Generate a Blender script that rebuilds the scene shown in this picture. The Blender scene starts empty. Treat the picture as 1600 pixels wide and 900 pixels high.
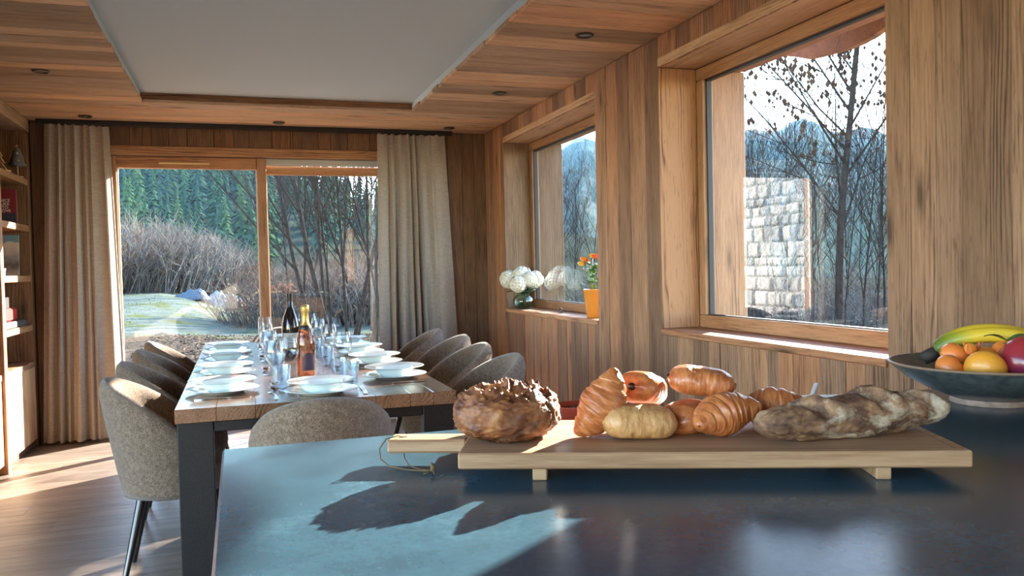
import bpy, math, random
from mathutils import Vector, Matrix, noise, Euler
random.seed(7)
R = math.radians
sc = bpy.context.scene
col = sc.collection

# ------------------------------------------------------------------ camera
CH = 1.25                                   # camera height above the floor
def cam_axes(yaw, pitch, roll):
    f = Vector((math.sin(yaw)*math.cos(pitch), math.cos(yaw)*math.cos(pitch), math.sin(pitch)))
    r = Vector((math.cos(yaw), -math.sin(yaw), 0)); u = r.cross(f)
    return math.cos(roll)*r+math.sin(roll)*u, -math.sin(roll)*r+math.cos(roll)*u, f
r_, u_, f_ = cam_axes(.319003, -.02608, -.0223025)
cam = bpy.data.objects.new('camera', bpy.data.cameras.new('camera'))
cam.data.sensor_width = 36; cam.data.lens = 1292.26/1600*36
cam.data.clip_start = .02; cam.data.clip_end = 4000
cam.matrix_world = Matrix(((r_.x, u_.x, -f_.x, 0), (r_.y, u_.y, -f_.y, 0), (r_.z, u_.z, -f_.z, CH), (0, 0, 0, 1)))
col.objects.link(cam); sc.camera = cam

# ------------------------------------------------------------------ sky, sun, exposure
SUN_AZ, SUN_EL = R(37.2), R(20.5)             # azimuth from +X towards +Y
w = bpy.data.worlds.new('world'); sc.world = w; w.use_nodes = True
wn, wl = w.node_tree.nodes, w.node_tree.links
sky = wn.new('ShaderNodeTexSky'); sky.sky_type = 'NISHITA'; sky.sun_disc = False
sky.sun_elevation = SUN_EL; sky.sun_rotation = R(90)-SUN_AZ
sky.altitude = 1200; sky.air_density = 1.0; sky.dust_density = .25
bg = wn['Background']; bg.inputs['Strength'].default_value = .55
wl.new(sky.outputs[0], bg.inputs[0])
sun = bpy.data.objects.new('sun', bpy.data.lights.new('sun', 'SUN'))
sun.data.energy = 14; sun.data.angle = R(.53); sun.data.color = (1, .93, .83)
sd = Vector((math.cos(SUN_AZ)*math.cos(SUN_EL), math.sin(SUN_AZ)*math.cos(SUN_EL), math.sin(SUN_EL)))
sun.rotation_euler = sd.to_track_quat('Z', 'Y').to_euler(); sun.location = sd*30
col.objects.link(sun)
sc.view_settings.view_transform = 'Standard'; sc.view_settings.look = 'None'
sc.view_settings.gamma = 1; sc.view_settings.use_curve_mapping = False
sc.view_settings.exposure = 1.85
sc.cycles.max_bounces = 10; sc.cycles.diffuse_bounces = 6; sc.cycles.glossy_bounces = 4
sc.cycles.transparent_max_bounces = 24; sc.cycles.transmission_bounces = 8
sc.cycles.volume_bounces = 0
sc.cycles.sample_clamp_indirect = 6; sc.cycles.caustics_reflective = False; sc.cycles.caustics_refractive = False

# ------------------------------------------------------------------ mesh helpers
class MB:
    def __init__(s): s.v = []; s.f = []
    def add(s, vs, fs, M=None):
        o = len(s.v)
        s.v += [tuple(M @ Vector(p)) for p in vs] if M else [tuple(p) for p in vs]
        s.f += [tuple(i+o for i in q) for q in fs]; return s
    def box(s, x0, x1, y0, y1, z0, z1, M=None):
        vs = [(x, y, z) for z in (z0, z1) for y in (y0, y1) for x in (x0, x1)]
        return s.add(vs, [(0, 2, 3, 1), (4, 5, 7, 6), (0, 1, 5, 4), (2, 6, 7, 3), (0, 4, 6, 2), (1, 3, 7, 5)], M)
    def cbox(s, x0, x1, y0, y1, z0, z1, c=.004, M=None):
        C = ((x0+x1)/2, (y0+y1)/2, (z0+z1)/2); H = ((x1-x0)/2, (y1-y0)/2, (z1-z0)/2)
        c = min(c, *[h*.9 for h in H]); idx = {}; vs = []
        for sx in (-1, 1):
            for sy in (-1, 1):
                for sz in (-1, 1):
                    for a in range(3):
                        sg = (sx, sy, sz)
                        idx[(sx, sy, sz, a)] = len(vs)
                        vs.append(tuple(C[k]+sg[k]*(H[k] if k == a else H[k]-c) for k in range(3)))
        fs = []
        for a in range(3):
            b, d = [(1, 2), (2, 0), (0, 1)][a]
            for sg in (-1, 1):
                q = []
                for (p1, p2) in ((-1, -1), (1, -1), (1, 1), (-1, 1)):
                    k = [0, 0, 0]; k[a] = sg; k[b] = p1; k[d] = p2; q.append(idx[(*k, a)])
                fs.append(tuple(q) if sg > 0 else tuple(reversed(q)))
        for a in range(3):
            b, d = [(1, 2), (2, 0), (0, 1)][a]
            for s1 in (-1, 1):
                for s2 in (-1, 1):
                    def k(e, ax):
                        t = [0, 0, 0]; t[a] = e; t[b] = s1; t[d] = s2; return idx[(*t, ax)]
                    q = (k(-1, b), k(1, b), k(1, d), k(-1, d))
                    fs.append(q if s1*s2 < 0 else tuple(reversed(q)))
        for sx in (-1, 1):
            for sy in (-1, 1):
                for sz in (-1, 1):
                    q = tuple(idx[(sx, sy, sz, a)] for a in range(3))
                    fs.append(q if sx*sy*sz > 0 else tuple(reversed(q)))
        return s.add(vs, fs, M)
    def grid(s, fn, nu, nv, wu=False, wv=False, M=None):
        vs = [fn(i/(nu if wu else nu-1), j/(nv if wv else nv-1)) for j in range(nv) for i in range(nu)]
        fs = []
        for j in range(nv if wv else nv-1):
            for i in range(nu if wu else nu-1):
                a, b = i, (i+1) % nu; c, d = j, (j+1) % nv
                fs.append((c*nu+a, c*nu+b, d*nu+b, d*nu+a))
        return s.add(vs, fs, M)
    def lathe(s, prof, n=32, M=None, fn=None):
        vs = []; rows = []
        for (r, z) in prof:
            if r < 1e-6: rows.append([len(vs)]); vs.append((0, 0, z))
            else:
                rows.append(list(range(len(vs), len(vs)+n)))
                for i in range(n):
                    a = 2*math.pi*i/n; q = fn(a, r, z) if fn else r
                    vs.append((q*math.cos(a), q*math.sin(a), z))
        fs = []
        for A, B in zip(rows, rows[1:]):
            for i in range(n):
                j = (i+1) % n
                if len(A) == 1 and len(B) == 1: continue
                if len(A) == 1: fs.append((A[0], B[j], B[i]))
                elif len(B) == 1: fs.append((A[i], A[j], B[0]))
                else: fs.append((A[i], A[j], B[j], B[i]))
        return s.add(vs, fs, M)
    def tube(s, pts, rad, n=6, cap=True, M=None):
        pts = [Vector(p) for p in pts]
        if not hasattr(rad, '__len__'): rad = [rad]*len(pts)
        vs = []; up = None
        for i, p in enumerate(pts):
            t = (pts[min(i+1, len(pts)-1)]-pts[max(i-1, 0)]).normalized()
            if up is None:
                up = Vector((0, 0, 1)) if abs(t.z) < .9 else Vector((1, 0, 0))
            x = up.cross(t)
            if x.length < 1e-5: x = t.orthogonal()
            x.normalize(); y = t.cross(x); up = y
            for k in range(n):
                a = 2*math.pi*k/n
                vs.append(p+(x*math.cos(a)+y*math.sin(a))*rad[i])
        fs = [(i*n+k, i*n+(k+1) % n, (i+1)*n+(k+1) % n, (i+1)*n+k) for i in range(len(pts)-1) for k in range(n)]
        if cap:
            fs.append(tuple(reversed(range(n)))); fs.append(tuple(range((len(pts)-1)*n, len(pts)*n)))
        return s.add(vs, fs, M)
    def prism(s, outline, z0, z1, M=None):
        n = len(outline)
        vs = [(x, y, z0) for x, y in outline]+[(x, y, z1) for x, y in outline]
        fs = [tuple(reversed(range(n))), tuple(range(n, 2*n))]+[(i, (i+1) % n, n+(i+1) % n, n+i) for i in range(n)]
        return s.add(vs, fs, M)
    def mesh(s, name, smooth=False, ang=None):
        me = bpy.data.meshes.new(name); me.from_pydata(s.v, [], s.f); me.update()
        if smooth:
            me.polygons.foreach_set('use_smooth', [True]*len(me.polygons))
            if ang: me.set_sharp_from_angle(angle=R(ang))
        return me
    def obj(s, name, mat, parent=None, smooth=False, ang=None, loc=None, rot=None, mtx=None):
        return link(name, s.mesh(name, smooth, ang), mat, parent, loc, rot, mtx)

def link(name, me, mat=None, parent=None, loc=None, rot=None, mtx=None):
    o = bpy.data.objects.new(name, me); col.objects.link(o)
    if mat and not me.materials: me.materials.append(mat)
    if parent: o.parent = parent
    if loc: o.location = loc
    if rot: o.rotation_euler = rot
    if mtx: o.matrix_basis = mtx
    return o
def tag(o, label=None, cat=None, group=None, kind=None):
    if label: o['label'] = label
    if cat: o['category'] = cat
    if group: o['group'] = group
    if kind: o['kind'] = kind
    return o
def empty(name, loc=(0, 0, 0), rz=0, label=None, cat=None, group=None, kind=None):
    o = bpy.data.objects.new(name, None); col.objects.link(o); o.empty_display_size = .1
    o.location = loc; o.rotation_euler = (0, 0, rz)
    return tag(o, label, cat, group, kind)
def kids(o): return [c for c in bpy.data.objects if c.parent == o]
def copy_tree(o, parent=None):
    c = o.copy(); col.objects.link(c); c.parent = parent
    for ch in kids(o): copy_tree(ch, c)
    return c
def axes_mtx(loc, ex, ey, ez):
    ex, ey, ez = Vector(ex), Vector(ey), Vector(ez)
    return Matrix(((ex.x, ey.x, ez.x, loc[0]), (ex.y, ey.y, ez.y, loc[1]), (ex.z, ey.z, ez.z, loc[2]), (0, 0, 0, 1)))
def sm(a, b, x):
    t = max(0, min(1, (x-a)/(b-a))); return t*t*(3-2*t)
def fbm(p, o=4):
    return noise.fractal(Vector(p), .9, 2.0, o)

# ------------------------------------------------------------------ materials
class NT:
    def __init__(s, name):
        s.m = bpy.data.materials.new(name); s.m.use_nodes = True
        s.t = s.m.node_tree; s.n = s.t.nodes; s.b = s.n['Principled BSDF']; s.out = s.n['Material Output']
    def new(s, ty, **kw):
        n = s.n.new(ty)
        for k, v in kw.items(): setattr(n, k, v)
        return n
    def set(s, sock, v):
        if isinstance(v, bpy.types.NodeSocket): s.t.links.new(v, sock)
        else: sock.default_value = v if not (isinstance(v, tuple) and len(v) == 3 and sock.type == 'RGBA') else (*v, 1)
    def math(s, op, a, b=None, c=None):
        n = s.new('ShaderNodeMath', operation=op); s.set(n.inputs[0], a)
        if b is not None: s.set(n.inputs[1], b)
        if c is not None: s.set(n.inputs[2], c)
        return n.outputs[0]
    def vmath(s, op, a, b):
        n = s.new('ShaderNodeVectorMath', operation=op); s.set(n.inputs[0], a); s.set(n.inputs[1], b); return n.outputs[0]
    def noise(s, vec, scale=1, detail=3, rough=.55, dist=0):
        n = s.new('ShaderNodeTexNoise'); s.set(n.inputs['Vector'], vec)
        n.inputs['Scale'].default_value = scale; n.inputs['Detail'].default_value = detail
        n.inputs['Roughness'].default_value = rough; n.inputs['Distortion'].default_value = dist
        return n.outputs['Fac']
    def voro(s, vec, scale, feature='F1', out='Distance'):
        n = s.new('ShaderNodeTexVoronoi', feature=feature); s.set(n.inputs['Vector'], vec); n.inputs['Scale'].default_value = scale
        return n.outputs[out]
    def ramp(s, fac, stops, interp='LINEAR'):
        n = s.new('ShaderNodeValToRGB'); s.set(n.inputs[0], fac); n.color_ramp.interpolation = interp
        e = n.color_ramp.elements
        while len(e) < len(stops): e.new(.5)
        for el, (p, c) in zip(e, stops): el.position = p; el.color = (*c, 1)
        return n.outputs[0]
    def mix(s, fac, a, b, mode='MIX'):
        n = s.new('ShaderNodeMix', data_type='RGBA', blend_type=mode)
        s.set(n.inputs[0], fac); s.set(n.inputs[6], a); s.set(n.inputs[7], b); return n.outputs[2]
    def coord(s, kind='Object'): return s.new('ShaderNodeTexCoord').outputs[kind]
    def rnd(s): return s.new('ShaderNodeObjectInfo').outputs['Random']
    def bump(s, h, strength=.3, dist=.01):
        n = s.new('ShaderNodeBump'); s.set(n.inputs['Height'], h)
        n.inputs['Strength'].default_value = strength; n.inputs['Distance'].default_value = dist
        s.set(s.b.inputs['Normal'], n.outputs[0])
    def P(s, **kw):
        for k, v in kw.items(): s.set(s.b.inputs[k.replace('_', ' ')], v)
        return s.m

def plain(name, c, rough=.5, metal=0, nscale=0, namt=.25, bump=0, coat=0, spec=.5):
    t = NT(name)
    t.P(Base_Color=c, Roughness=rough, Metallic=metal, Coat_Weight=coat, Specular_IOR_Level=spec)
    if nscale:
        n = t.noise(t.coord(), nscale, 4)
        t.P(Base_Color=t.ramp(n, [(.3, tuple(x*(1-namt) for x in c)), (.7, tuple(min(1, x*(1+namt)) for x in c))]))
        if bump: t.bump(n, bump, .004)
    return t.m

def wood(name, dark, mid, light, tones, rough=.65, knots=.8, ring=430, bump=.35, coat=0, grain=1.0):
    t = NT(name); rn = t.rnd()
    off = t.new('ShaderNodeCombineXYZ')
    for i, k in enumerate((31.7, 17.3, 23.9)): t.set(off.inputs[i], t.math('MULTIPLY', rn, k))
    p = t.vmath('ADD', t.coord(), off.outputs[0])
    n1 = t.noise(t.vmath('MULTIPLY', p, (.55, 5, 5)), 1, 3)
    sep = t.new('ShaderNodeSeparateXYZ'); t.set(sep.inputs[0], p)
    ph = t.math('ADD', t.math('MULTIPLY', sep.outputs[1], ring), t.math('MULTIPLY', n1, 60))
    ph = t.math('ADD', ph, t.math('MULTIPLY', sep.outputs[2], ring*.6))
    rings = t.math('POWER', t.math('MULTIPLY_ADD', t.math('SINE', ph), .5, .5), .6)
    fib = t.noise(t.vmath('MULTIPLY', p, (6, 120, 120)), 1, 5, .7)
    das = t.ramp(t.noise(t.vmath('MULTIPLY', p, (13, 130, 130)), 1, 2), [(.60, (0, 0, 0)), (.72, (1, 1, 1))])
    blo = t.noise(t.vmath('MULTIPLY', p, (1.8, 13, 13)), 1, 5, .62)
    k = t.voro(t.vmath('MULTIPLY', p, (1.7, 7, 7)), 1)
    kn = t.ramp(k, [(.05, (1, 1, 1)), (.09, (.55, .55, .55)), (.20, (0, 0, 0))])
    rm = t.noise(t.vmath('MULTIPLY', p, (.9, 11, 11)), 1, 3); rm = t.math('MULTIPLY', t.ramp(rm, [(.42, (0, 0, 0)), (.66, (1, 1, 1))]), t.math('SUBTRACT', rings, .75))
    f = t.math('ADD', t.math('MULTIPLY_ADD', rm, .30*grain, .16*grain), t.math('MULTIPLY', fib, .62))
    f = t.math('ADD', f, t.math('MULTIPLY', blo, .50))
    f = t.math('SUBTRACT', f, .20)
    c = t.ramp(f, [(.29, dark), (.45, mid), (.66, light)])
    c = t.mix(1, c, t.ramp(rn, [(i/max(1, len(tones)), q) for i, q in enumerate(tones)], 'CONSTANT'), 'MULTIPLY')
    c = t.mix(t.math('MULTIPLY', das, .5*min(1, knots+.2)), c, tuple(x*.8 for x in dark))
    c = t.mix(t.math('MULTIPLY', kn, knots), c, tuple(x*.45 for x in dark))
    t.P(Base_Color=c, Roughness=rough, Coat_Weight=coat, Coat_Roughness=.15)
    t.bump(f, bump, .004)
    return t.m

TONES = [(1.03, .96, .88), (.72, .70, .69), (1.10, .93, .78), (.90, .87, .85), (1.22, 1.11, .98), (.55, .51, .47), (1.10, .86, .68), (.82, .80, .78), (1.0, .93, .85), (.65, .59, .52)]
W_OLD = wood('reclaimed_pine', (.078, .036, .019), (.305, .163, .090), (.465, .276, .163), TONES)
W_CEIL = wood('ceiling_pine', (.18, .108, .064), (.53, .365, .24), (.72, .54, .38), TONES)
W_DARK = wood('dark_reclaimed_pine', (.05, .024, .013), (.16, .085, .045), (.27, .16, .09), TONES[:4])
W_SHELF = wood('shelf_pine', (.09, .045, .022), (.22, .13, .07), (.34, .22, .13), TONES[:4])
W_WARM = wood('larch_frame', (.13, .055, .024), (.33, .165, .078), (.48, .27, .14), [(1, 1, 1), (.9, .9, .9), (1.08, 1.0, .95)], rough=.5, knots=.7)
W_CASE = wood('casing_larch', (.10, .035, .014), (.34, .168, .078), (.46, .245, .118), [(1, 1, 1), (.94, .94, .94)], knots=1.0, ring=300, grain=2.0)
W_BEAM = wood('pale_lintel_pine', (.24, .12, .055), (.50, .31, .17), (.66, .45, .28), [(1, 1, 1), (.95, .95, .95)], knots=.5)
W_FLOOR = wood('grey_oak_floor', (.13, .103, .082), (.235, .19, .158), (.33, .28, .235), [(1, 1, 1), (.9, .9, .92), (1.08, 1.05, 1), (.97, .96, .95)], rough=.42, knots=.25, bump=.12, grain=.5)
W_TABLE = wood('varnished_tabletop', (.075, .032, .016), (.18, .085, .044), (.28, .15, .082), [(1, 1, 1), (.85, .85, .85), (1.12, 1.05, 1)], rough=.22, knots=.6, bump=.05, coat=.5)
W_BOARD = wood('pale_oak_board', (.28, .150, .078), (.42, .252, .140), (.51, .33, .19), [(1, 1, 1)], rough=.5, knots=.15, bump=.08, grain=.5, ring=300)
W_TREE = wood('plywood', (.35, .2, .1), (.5, .32, .18), (.6, .42, .26), [(1, 1, 1)], knots=0)
PLASTER = plain('pale_grey_panel', (.55, .65, .72), .85)
WALLPAINT = plain('offwhite_wall', (.60, .57, .53), .85)
BLACK_STEEL = plain('black_steel', (.022, .022, .024), .42, .4, nscale=160, namt=.3, bump=.1)
BLACK_LEG = plain('black_lacquer', (.010, .009, .009), .18, 0, coat=.5)
RUBBER = plain('dark_gasket', (.025, .028, .032), .5)
BRASS = plain('pale_brass', (.72, .52, .26), .3, .8)
CHINA = plain('white_china', (.80, .86, .84), .12, coat=.4)
STEEL = plain('polished_steel', (.72, .72, .72), .12, 1)
SPOTM = plain('bronze_spot', (.10, .085, .07), .35, .8)
LENS = plain('spot_lens', (.22, .21, .19), .15)

def fabric():
    t = NT('beige_tweed'); p = t.coord()
    a = t.noise(t.vmath('MULTIPLY', p, (420, 420, 170)), 1, 2); b = t.noise(p, 60, 3)
    f = t.math('ADD', t.math('MULTIPLY', a, .7), t.math('MULTIPLY', b, .3))
    t.P(Base_Color=t.ramp(f, [(.34, (.066, .042, .027)), (.5, (.165, .112, .074)), (.66, (.31, .228, .160))]), Roughness=.95, Sheen_Weight=.25)
    t.bump(f, .5, .004); return t.m
TWEED = fabric()
def curtain_mat():
    t = NT('oatmeal_linen'); p = t.coord()
    a = t.noise(t.vmath('MULTIPLY', p, (330, 330, 90)), 1, 2); b = t.noise(t.vmath('MULTIPLY', p, (20, 20, 120)), 1, 3)
    f = t.math('ADD', t.math('MULTIPLY', a, .6), t.math('MULTIPLY', b, .4))
    c = t.ramp(f, [(.3, (.30, .262, .222)), (.7, (.50, .45, .395))])
    t.P(Base_Color=c, Roughness=.95, Sheen_Weight=.2); t.bump(f, .35, .004)
    tr = t.new('ShaderNodeBsdfTranslucent'); t.set(tr.inputs[0], c)
    mx = t.new('ShaderNodeMixShader'); mx.inputs[0].default_value = .12
    t.t.links.new(t.b.outputs[0], mx.inputs[1]); t.t.links.new(tr.outputs[0], mx.inputs[2]); t.t.links.new(mx.outputs[0], t.out.inputs[0])
    return t.m
LINEN = curtain_mat()
def thin_glass(name, tint=(1, 1, 1), ior=1.5, rough=0.0, gain=1.0):
    t = NT(name)
    fr = t.new('ShaderNodeFresnel'); geo = t.new('ShaderNodeNewGeometry')
    t.set(fr.inputs[0], t.math('ADD', ior, t.math('MULTIPLY', geo.outputs['Backfacing'], 1/ior-ior)))   # same reflectance from both sides
    tr = t.new('ShaderNodeBsdfTransparent'); tr.inputs[0].default_value = (*tint, 1)
    gl = t.new('ShaderNodeBsdfGlossy'); gl.inputs['Roughness'].default_value = rough
    mx = t.new('ShaderNodeMixShader')
    t.set(mx.inputs[0], t.math('MINIMUM', t.math('MULTIPLY', fr.outputs[0], gain), 1.0))
    t.t.links.new(tr.outputs[0], mx.inputs[1]); t.t.links.new(gl.outputs[0], mx.inputs[2]); t.t.links.new(mx.outputs[0], t.out.inputs[0])
    return t.m
PANE = thin_glass('window_glass', (.97, .985, .98), 1.5, 0, 1.9)     # double glazing: two panes' worth of reflection
GLASSWARE = thin_glass('clear_glassware', (.95, .97, .98), 1.5, .02, 1.3)
CUTGLASS = thin_glass('cut_glass', (.86, .91, .95), 1.55, .03, 1.5)
ROSE = thin_glass('rose_wine_glass', (.99, .86, .78), 1.5, .03, 1.2)
VASEGLASS = thin_glass('vase_glass', (.86, .92, .90), 1.5, .02, 1.4)

def stone_counter():
    t = NT('dark_leathered_stone'); p = t.coord()
    a = t.noise(p, 4, 5, .6); b = t.noise(p, 90, 4, .6); v = t.voro(p, 60)
    c = t.ramp(t.math('ADD', t.math('MULTIPLY', a, .78), t.math('MULTIPLY', b, .22)), [(.35, (.022, .052, .076)), (.52, (.032, .080, .115)), (.70, (.068, .145, .19))])
    sp = t.ramp(v, [(.03, (1, 1, 1)), (.06, (0, 0, 0))])
    c = t.mix(t.math('MULTIPLY', sp, .2), c, (.5, .55, .58))
    t.P(Base_Color=c, Roughness=.23, Specular_IOR_Level=.34)
    t.bump(b, .05, .002)
    return t.m
STONE_TOP = stone_counter()

def crust(name, stops, nscale=28, bump=.5, rough=.5, flour=0, stretch=(1, 1, 1), coat=0, flour_c=(.72, .62, .46)):
    t = NT(name); p = t.vmath('MULTIPLY', t.coord(), stretch)
    a = t.noise(p, nscale, 6, .62, .4); b = t.noise(p, nscale*5, 4)
    f = t.math('ADD', t.math('MULTIPLY', a, .8), t.math('MULTIPLY', b, .2))
    c = t.ramp(f, stops)
    if flour:
        fl = t.noise(p, nscale*.55, 5, .7, .8)
        c = t.mix(t.math('MULTIPLY', t.ramp(fl, [(.5, (0, 0, 0)), (.62, (1, 1, 1))]), flour), c, flour_c)
    t.P(Base_Color=c, Roughness=rough, Coat_Weight=coat, Coat_Roughness=.25); t.bump(f, bump, .004)
    return t.m

# ------------------------------------------------------------------ room shell
XW, YB, ZC, XL = 2.076, 6.96, 2.41, -1.44          # right wall, back wall, ceiling boards, face of the bookcase
def plank(parent, mat, c, L, W, T, ex, ez, ch=.0035, name='plank'):
    """board of length L along ex, its face towards ez; c = middle of the face"""
    ex, ez = Vector(ex), Vector(ez); ey = ez.cross(ex)
    b = MB(); b.cbox(-L/2, L/2, -W/2, W/2, -T, 0, ch)
    return b.obj(name, mat, parent, mtx=axes_mtx(c, ex, ey, ez))
def widths(a, b, lo, hi):
    out = []; x = a
    while b-x > hi*1.25:
        q = random.uniform(lo, hi); out.append((x, x+q)); x += q
    if b-x > hi: m = (x+b)/2; out += [(x, m), (m, b)]
    else: out.append((x, b))
    return out

floor = MB().box(-2.3, XW+.5, -4.2, 7.3, -.2, -.022).obj('floor', W_DARK); tag(floor, 'grey brown oak plank floor of the dining room', kind='structure')
for (y0, y1) in widths(-4.2, YB+.1, .17, .19):
    xs = [-2.3]; x = -2.3+random.uniform(.4, 1.9)
    while x < XW-.3: xs.append(x); x += random.uniform(1.3, 2.0)
    xs.append(XW)
    if y1 < 1.5: xs = [-2.3, XW]
    for a, b in zip(xs, xs[1:]):
        plank(floor, W_FLOOR, ((a+b)/2, (y0+y1)/2, 0), b-a-.001, y1-y0-.001, .02, (1, 0, 0), (0, 0, 1), .0012)

TX0, TX1, TY = -.583, 1.25, 6.08
ceiling = MB().box(-2.3, XW+.5, -4.2, 7.3, 2.475, 2.65).obj('ceiling', PLASTER); tag(ceiling, 'white ceiling panel recessed in a reclaimed wood ceiling', kind='structure')
MB().box(-2.3, TX0-.008, -4.2, TY, 2.43, 2.474).box(TX1+.008, XW+.02, -4.2, TY, 2.43, 2.474).obj('tray_side', PLASTER, ceiling)
MB().box(-2.3, XW+.02, TY, 7.0, 2.43, 2.474).obj('tray_end', W_DARK, ceiling)
for (y0, y1) in widths(TY+.0, YB, .12, .20):
    plank(ceiling, W_CEIL, ((-2.0+XW)/2, (y0+y1)/2, ZC), XW+2.0, y1-y0-.002, .02+random.uniform(0, .003), (1, 0, 0), (0, 0, -1))
for (y0, y1) in widths(-4.2, TY, .11, .22):
    for a, b in ((-2.0, TX0+random.uniform(-.005, .006)), (TX1+random.uniform(-.006, .007), XW)):
        plank(ceiling, W_CEIL, ((a+b)/2, (y0+y1)/2, ZC-random.uniform(0, .003)), b-a, y1-y0-.002, .024, (1, 0, 0), (0, 0, -1))

# right wall with three window openings
SILL, HEAD = .91, 2.255
WINS = [(2.25, 3.815), (4.61, 6.43), (-2.6, -.5)]
XG, XO = 2.295, 2.59                                # face of the window frame, outer face of the wall
wr = MB()
ys = [-4.2]+[q for wn_ in sorted(WINS) for q in wn_]+[7.25]
wr.box(XW+.021, XO, -4.2, 7.25, -.2, SILL-.03); wr.box(XW+.021, XO, -4.2, 7.25, HEAD+.03, 2.65)
for a, b in zip(ys[0::2], ys[1::2]): wr.box(XW+.021, XO, a-(0.03 if a > -4 else 0)*-1, b-(.03 if b < 7 else 0), SILL-.03, HEAD+.03)
wall_right = wr.obj('wall_right', W_DARK); tag(wall_right, 'right wall clad in vertical reclaimed wood planks', kind='structure')
def vplanks(parent, u0, u1, z0, z1, face, mat, lo=.07, hi=.19):
    for a, b in widths(u0, u1, lo, hi):
        d = random.uniform(0, .004)
        c = {'R': (XW-d, (a+b)/2, (z0+z1)/2), 'B': ((a+b)/2, YB-d, (z0+z1)/2)}[face]
        plank(parent, mat, c, z1-z0, b-a-.0015, .02+d, (0, 0, 1), {'R': (-1, 0, 0), 'B': (0, -1, 0)}[face])
for a, b in zip(ys[0::2], ys[1::2]):
    vplanks(wall_right, a, min(b, YB), 0, ZC, 'R', W_OLD)
for a, b in WINS:
    vplanks(wall_right, a, b, HEAD+.0, ZC, 'R', W_OLD, .09, .19)
    vplanks(wall_right, a, b, 0, SILL-.022, 'R', W_OLD, .07, .17)

def window(name, label, y0, y1):
    o = empty(name, ((XW+XO)/2, (y0+y1)/2, SILL), 0, label, None, None, 'structure')
    cx, cy, cz = o.location
    def part(n, b, m, **k): return b.obj(n, m, o, mtx=Matrix.Translation((-cx, -cy, -cz)), **k)
    # lining boards of the reveal
    for yy, s in ((y0, 1), (y1, -1)):
        q = plank(o, W_CASE if name != 'window_2' else W_SHELF, (0, 0, 0), HEAD-SILL, XG-XW+.004, .03, (0, 0, 1), (0, s, 0), name='lining_board')
        q.location = Vector(((XW+XG)/2-cx, yy-cy, (SILL+HEAD)/2-cz))
        q = plank(o, W_WARM if name != 'window_2' else W_SHELF, (0, 0, 0), HEAD-SILL, XO-XG-.06, .03, (0, 0, 1), (0, s, 0), name='outer_lining_board')
        q.location = Vector(((XG+.06+XO)/2-cx, yy-cy, (SILL+HEAD)/2-cz))
    q = plank(o, W_BEAM, (0, 0, 0), y1-y0+.0, XG-XW+.006, .045, (0, 1, 0), (0, 0, -1), name='lintel_board'); q.location = Vector(((XW+XG)/2-cx-.002, 0, HEAD-cz))
    q = plank(o, W_WARM, (0, 0, 0), y1-y0, XO-XG-.06, .03, (0, 1, 0), (0, 0, -1), name='outer_lintel_board'); q.location = Vector(((XG+.06+XO)/2-cx, 0, HEAD-cz))
    q = plank(o, W_OLD, (0, 0, 0), y1-y0-.002, XG-XW+.012, .03, (0, 1, 0), (0, 0, 1), name='sill_board'); q.location = Vector(((XW+XG)/2-cx-.006, 0, 0))
    q = plank(o, plain('zinc_sill', (.35, .37, .39), .4, .6), (0, 0, 0), y1-y0, XO-XG-.02, .02, (0, 1, 0), (0, 0, 1), name='outer_sill'); q.location = Vector(((XG+.06+XO)/2-cx+.02, 0, .02))
    f = .065
    g0, g1, h0, h1 = y0+f, y1-f, SILL+f, HEAD-f
    for n, bb in (('frame_rail', (y0, y1, SILL+.001, h0)), ('frame_rail', (y0, y1, h1, HEAD-.001)), ('frame_stile', (y0+.001, g0, h0, h1)), ('frame_stile', (g1, y1-.001, h0, h1))):
        L, W_ = (bb[1]-bb[0], bb[3]-bb[2]) if 'rail' in n else (bb[3]-bb[2], bb[1]-bb[0])
        q = plank(o, W_WARM, (0, 0, 0), L, W_, .06, (0, 1, 0) if 'rail' in n else (0, 0, 1), (-1, 0, 0), .004, n)
        q.location = Vector((XG-cx, (bb[0]+bb[1])/2-cy, (bb[2]+bb[3])/2-cz))
    g = MB(); s = .010; xa, xb = XG+.018, XG+.045
    g.box(xa, xb, g0, g0+s, h0, h1).box(xa, xb, g1-s, g1, h0, h1).box(xa, xb, g0, g1, h1-s, h1).box(xa, xb, g0, g1, h0, h0+s*.5)
    part('gasket', g, RUBBER)
    part('pane', MB().add([(XG+.030, g0, h0), (XG+.030, g1, h0), (XG+.030, g1, h1), (XG+.030, g0, h1)], [(0, 1, 2, 3)]), PANE)
    return o
window('window_1', 'large square window in a deep wooden reveal beside the kitchen counter', *WINS[0])
window('window_2', 'window near the back wall with flowers on its sill', *WINS[1])
window('window_3', 'kitchen window in the right wall behind the viewer', *WINS[2])

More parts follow.
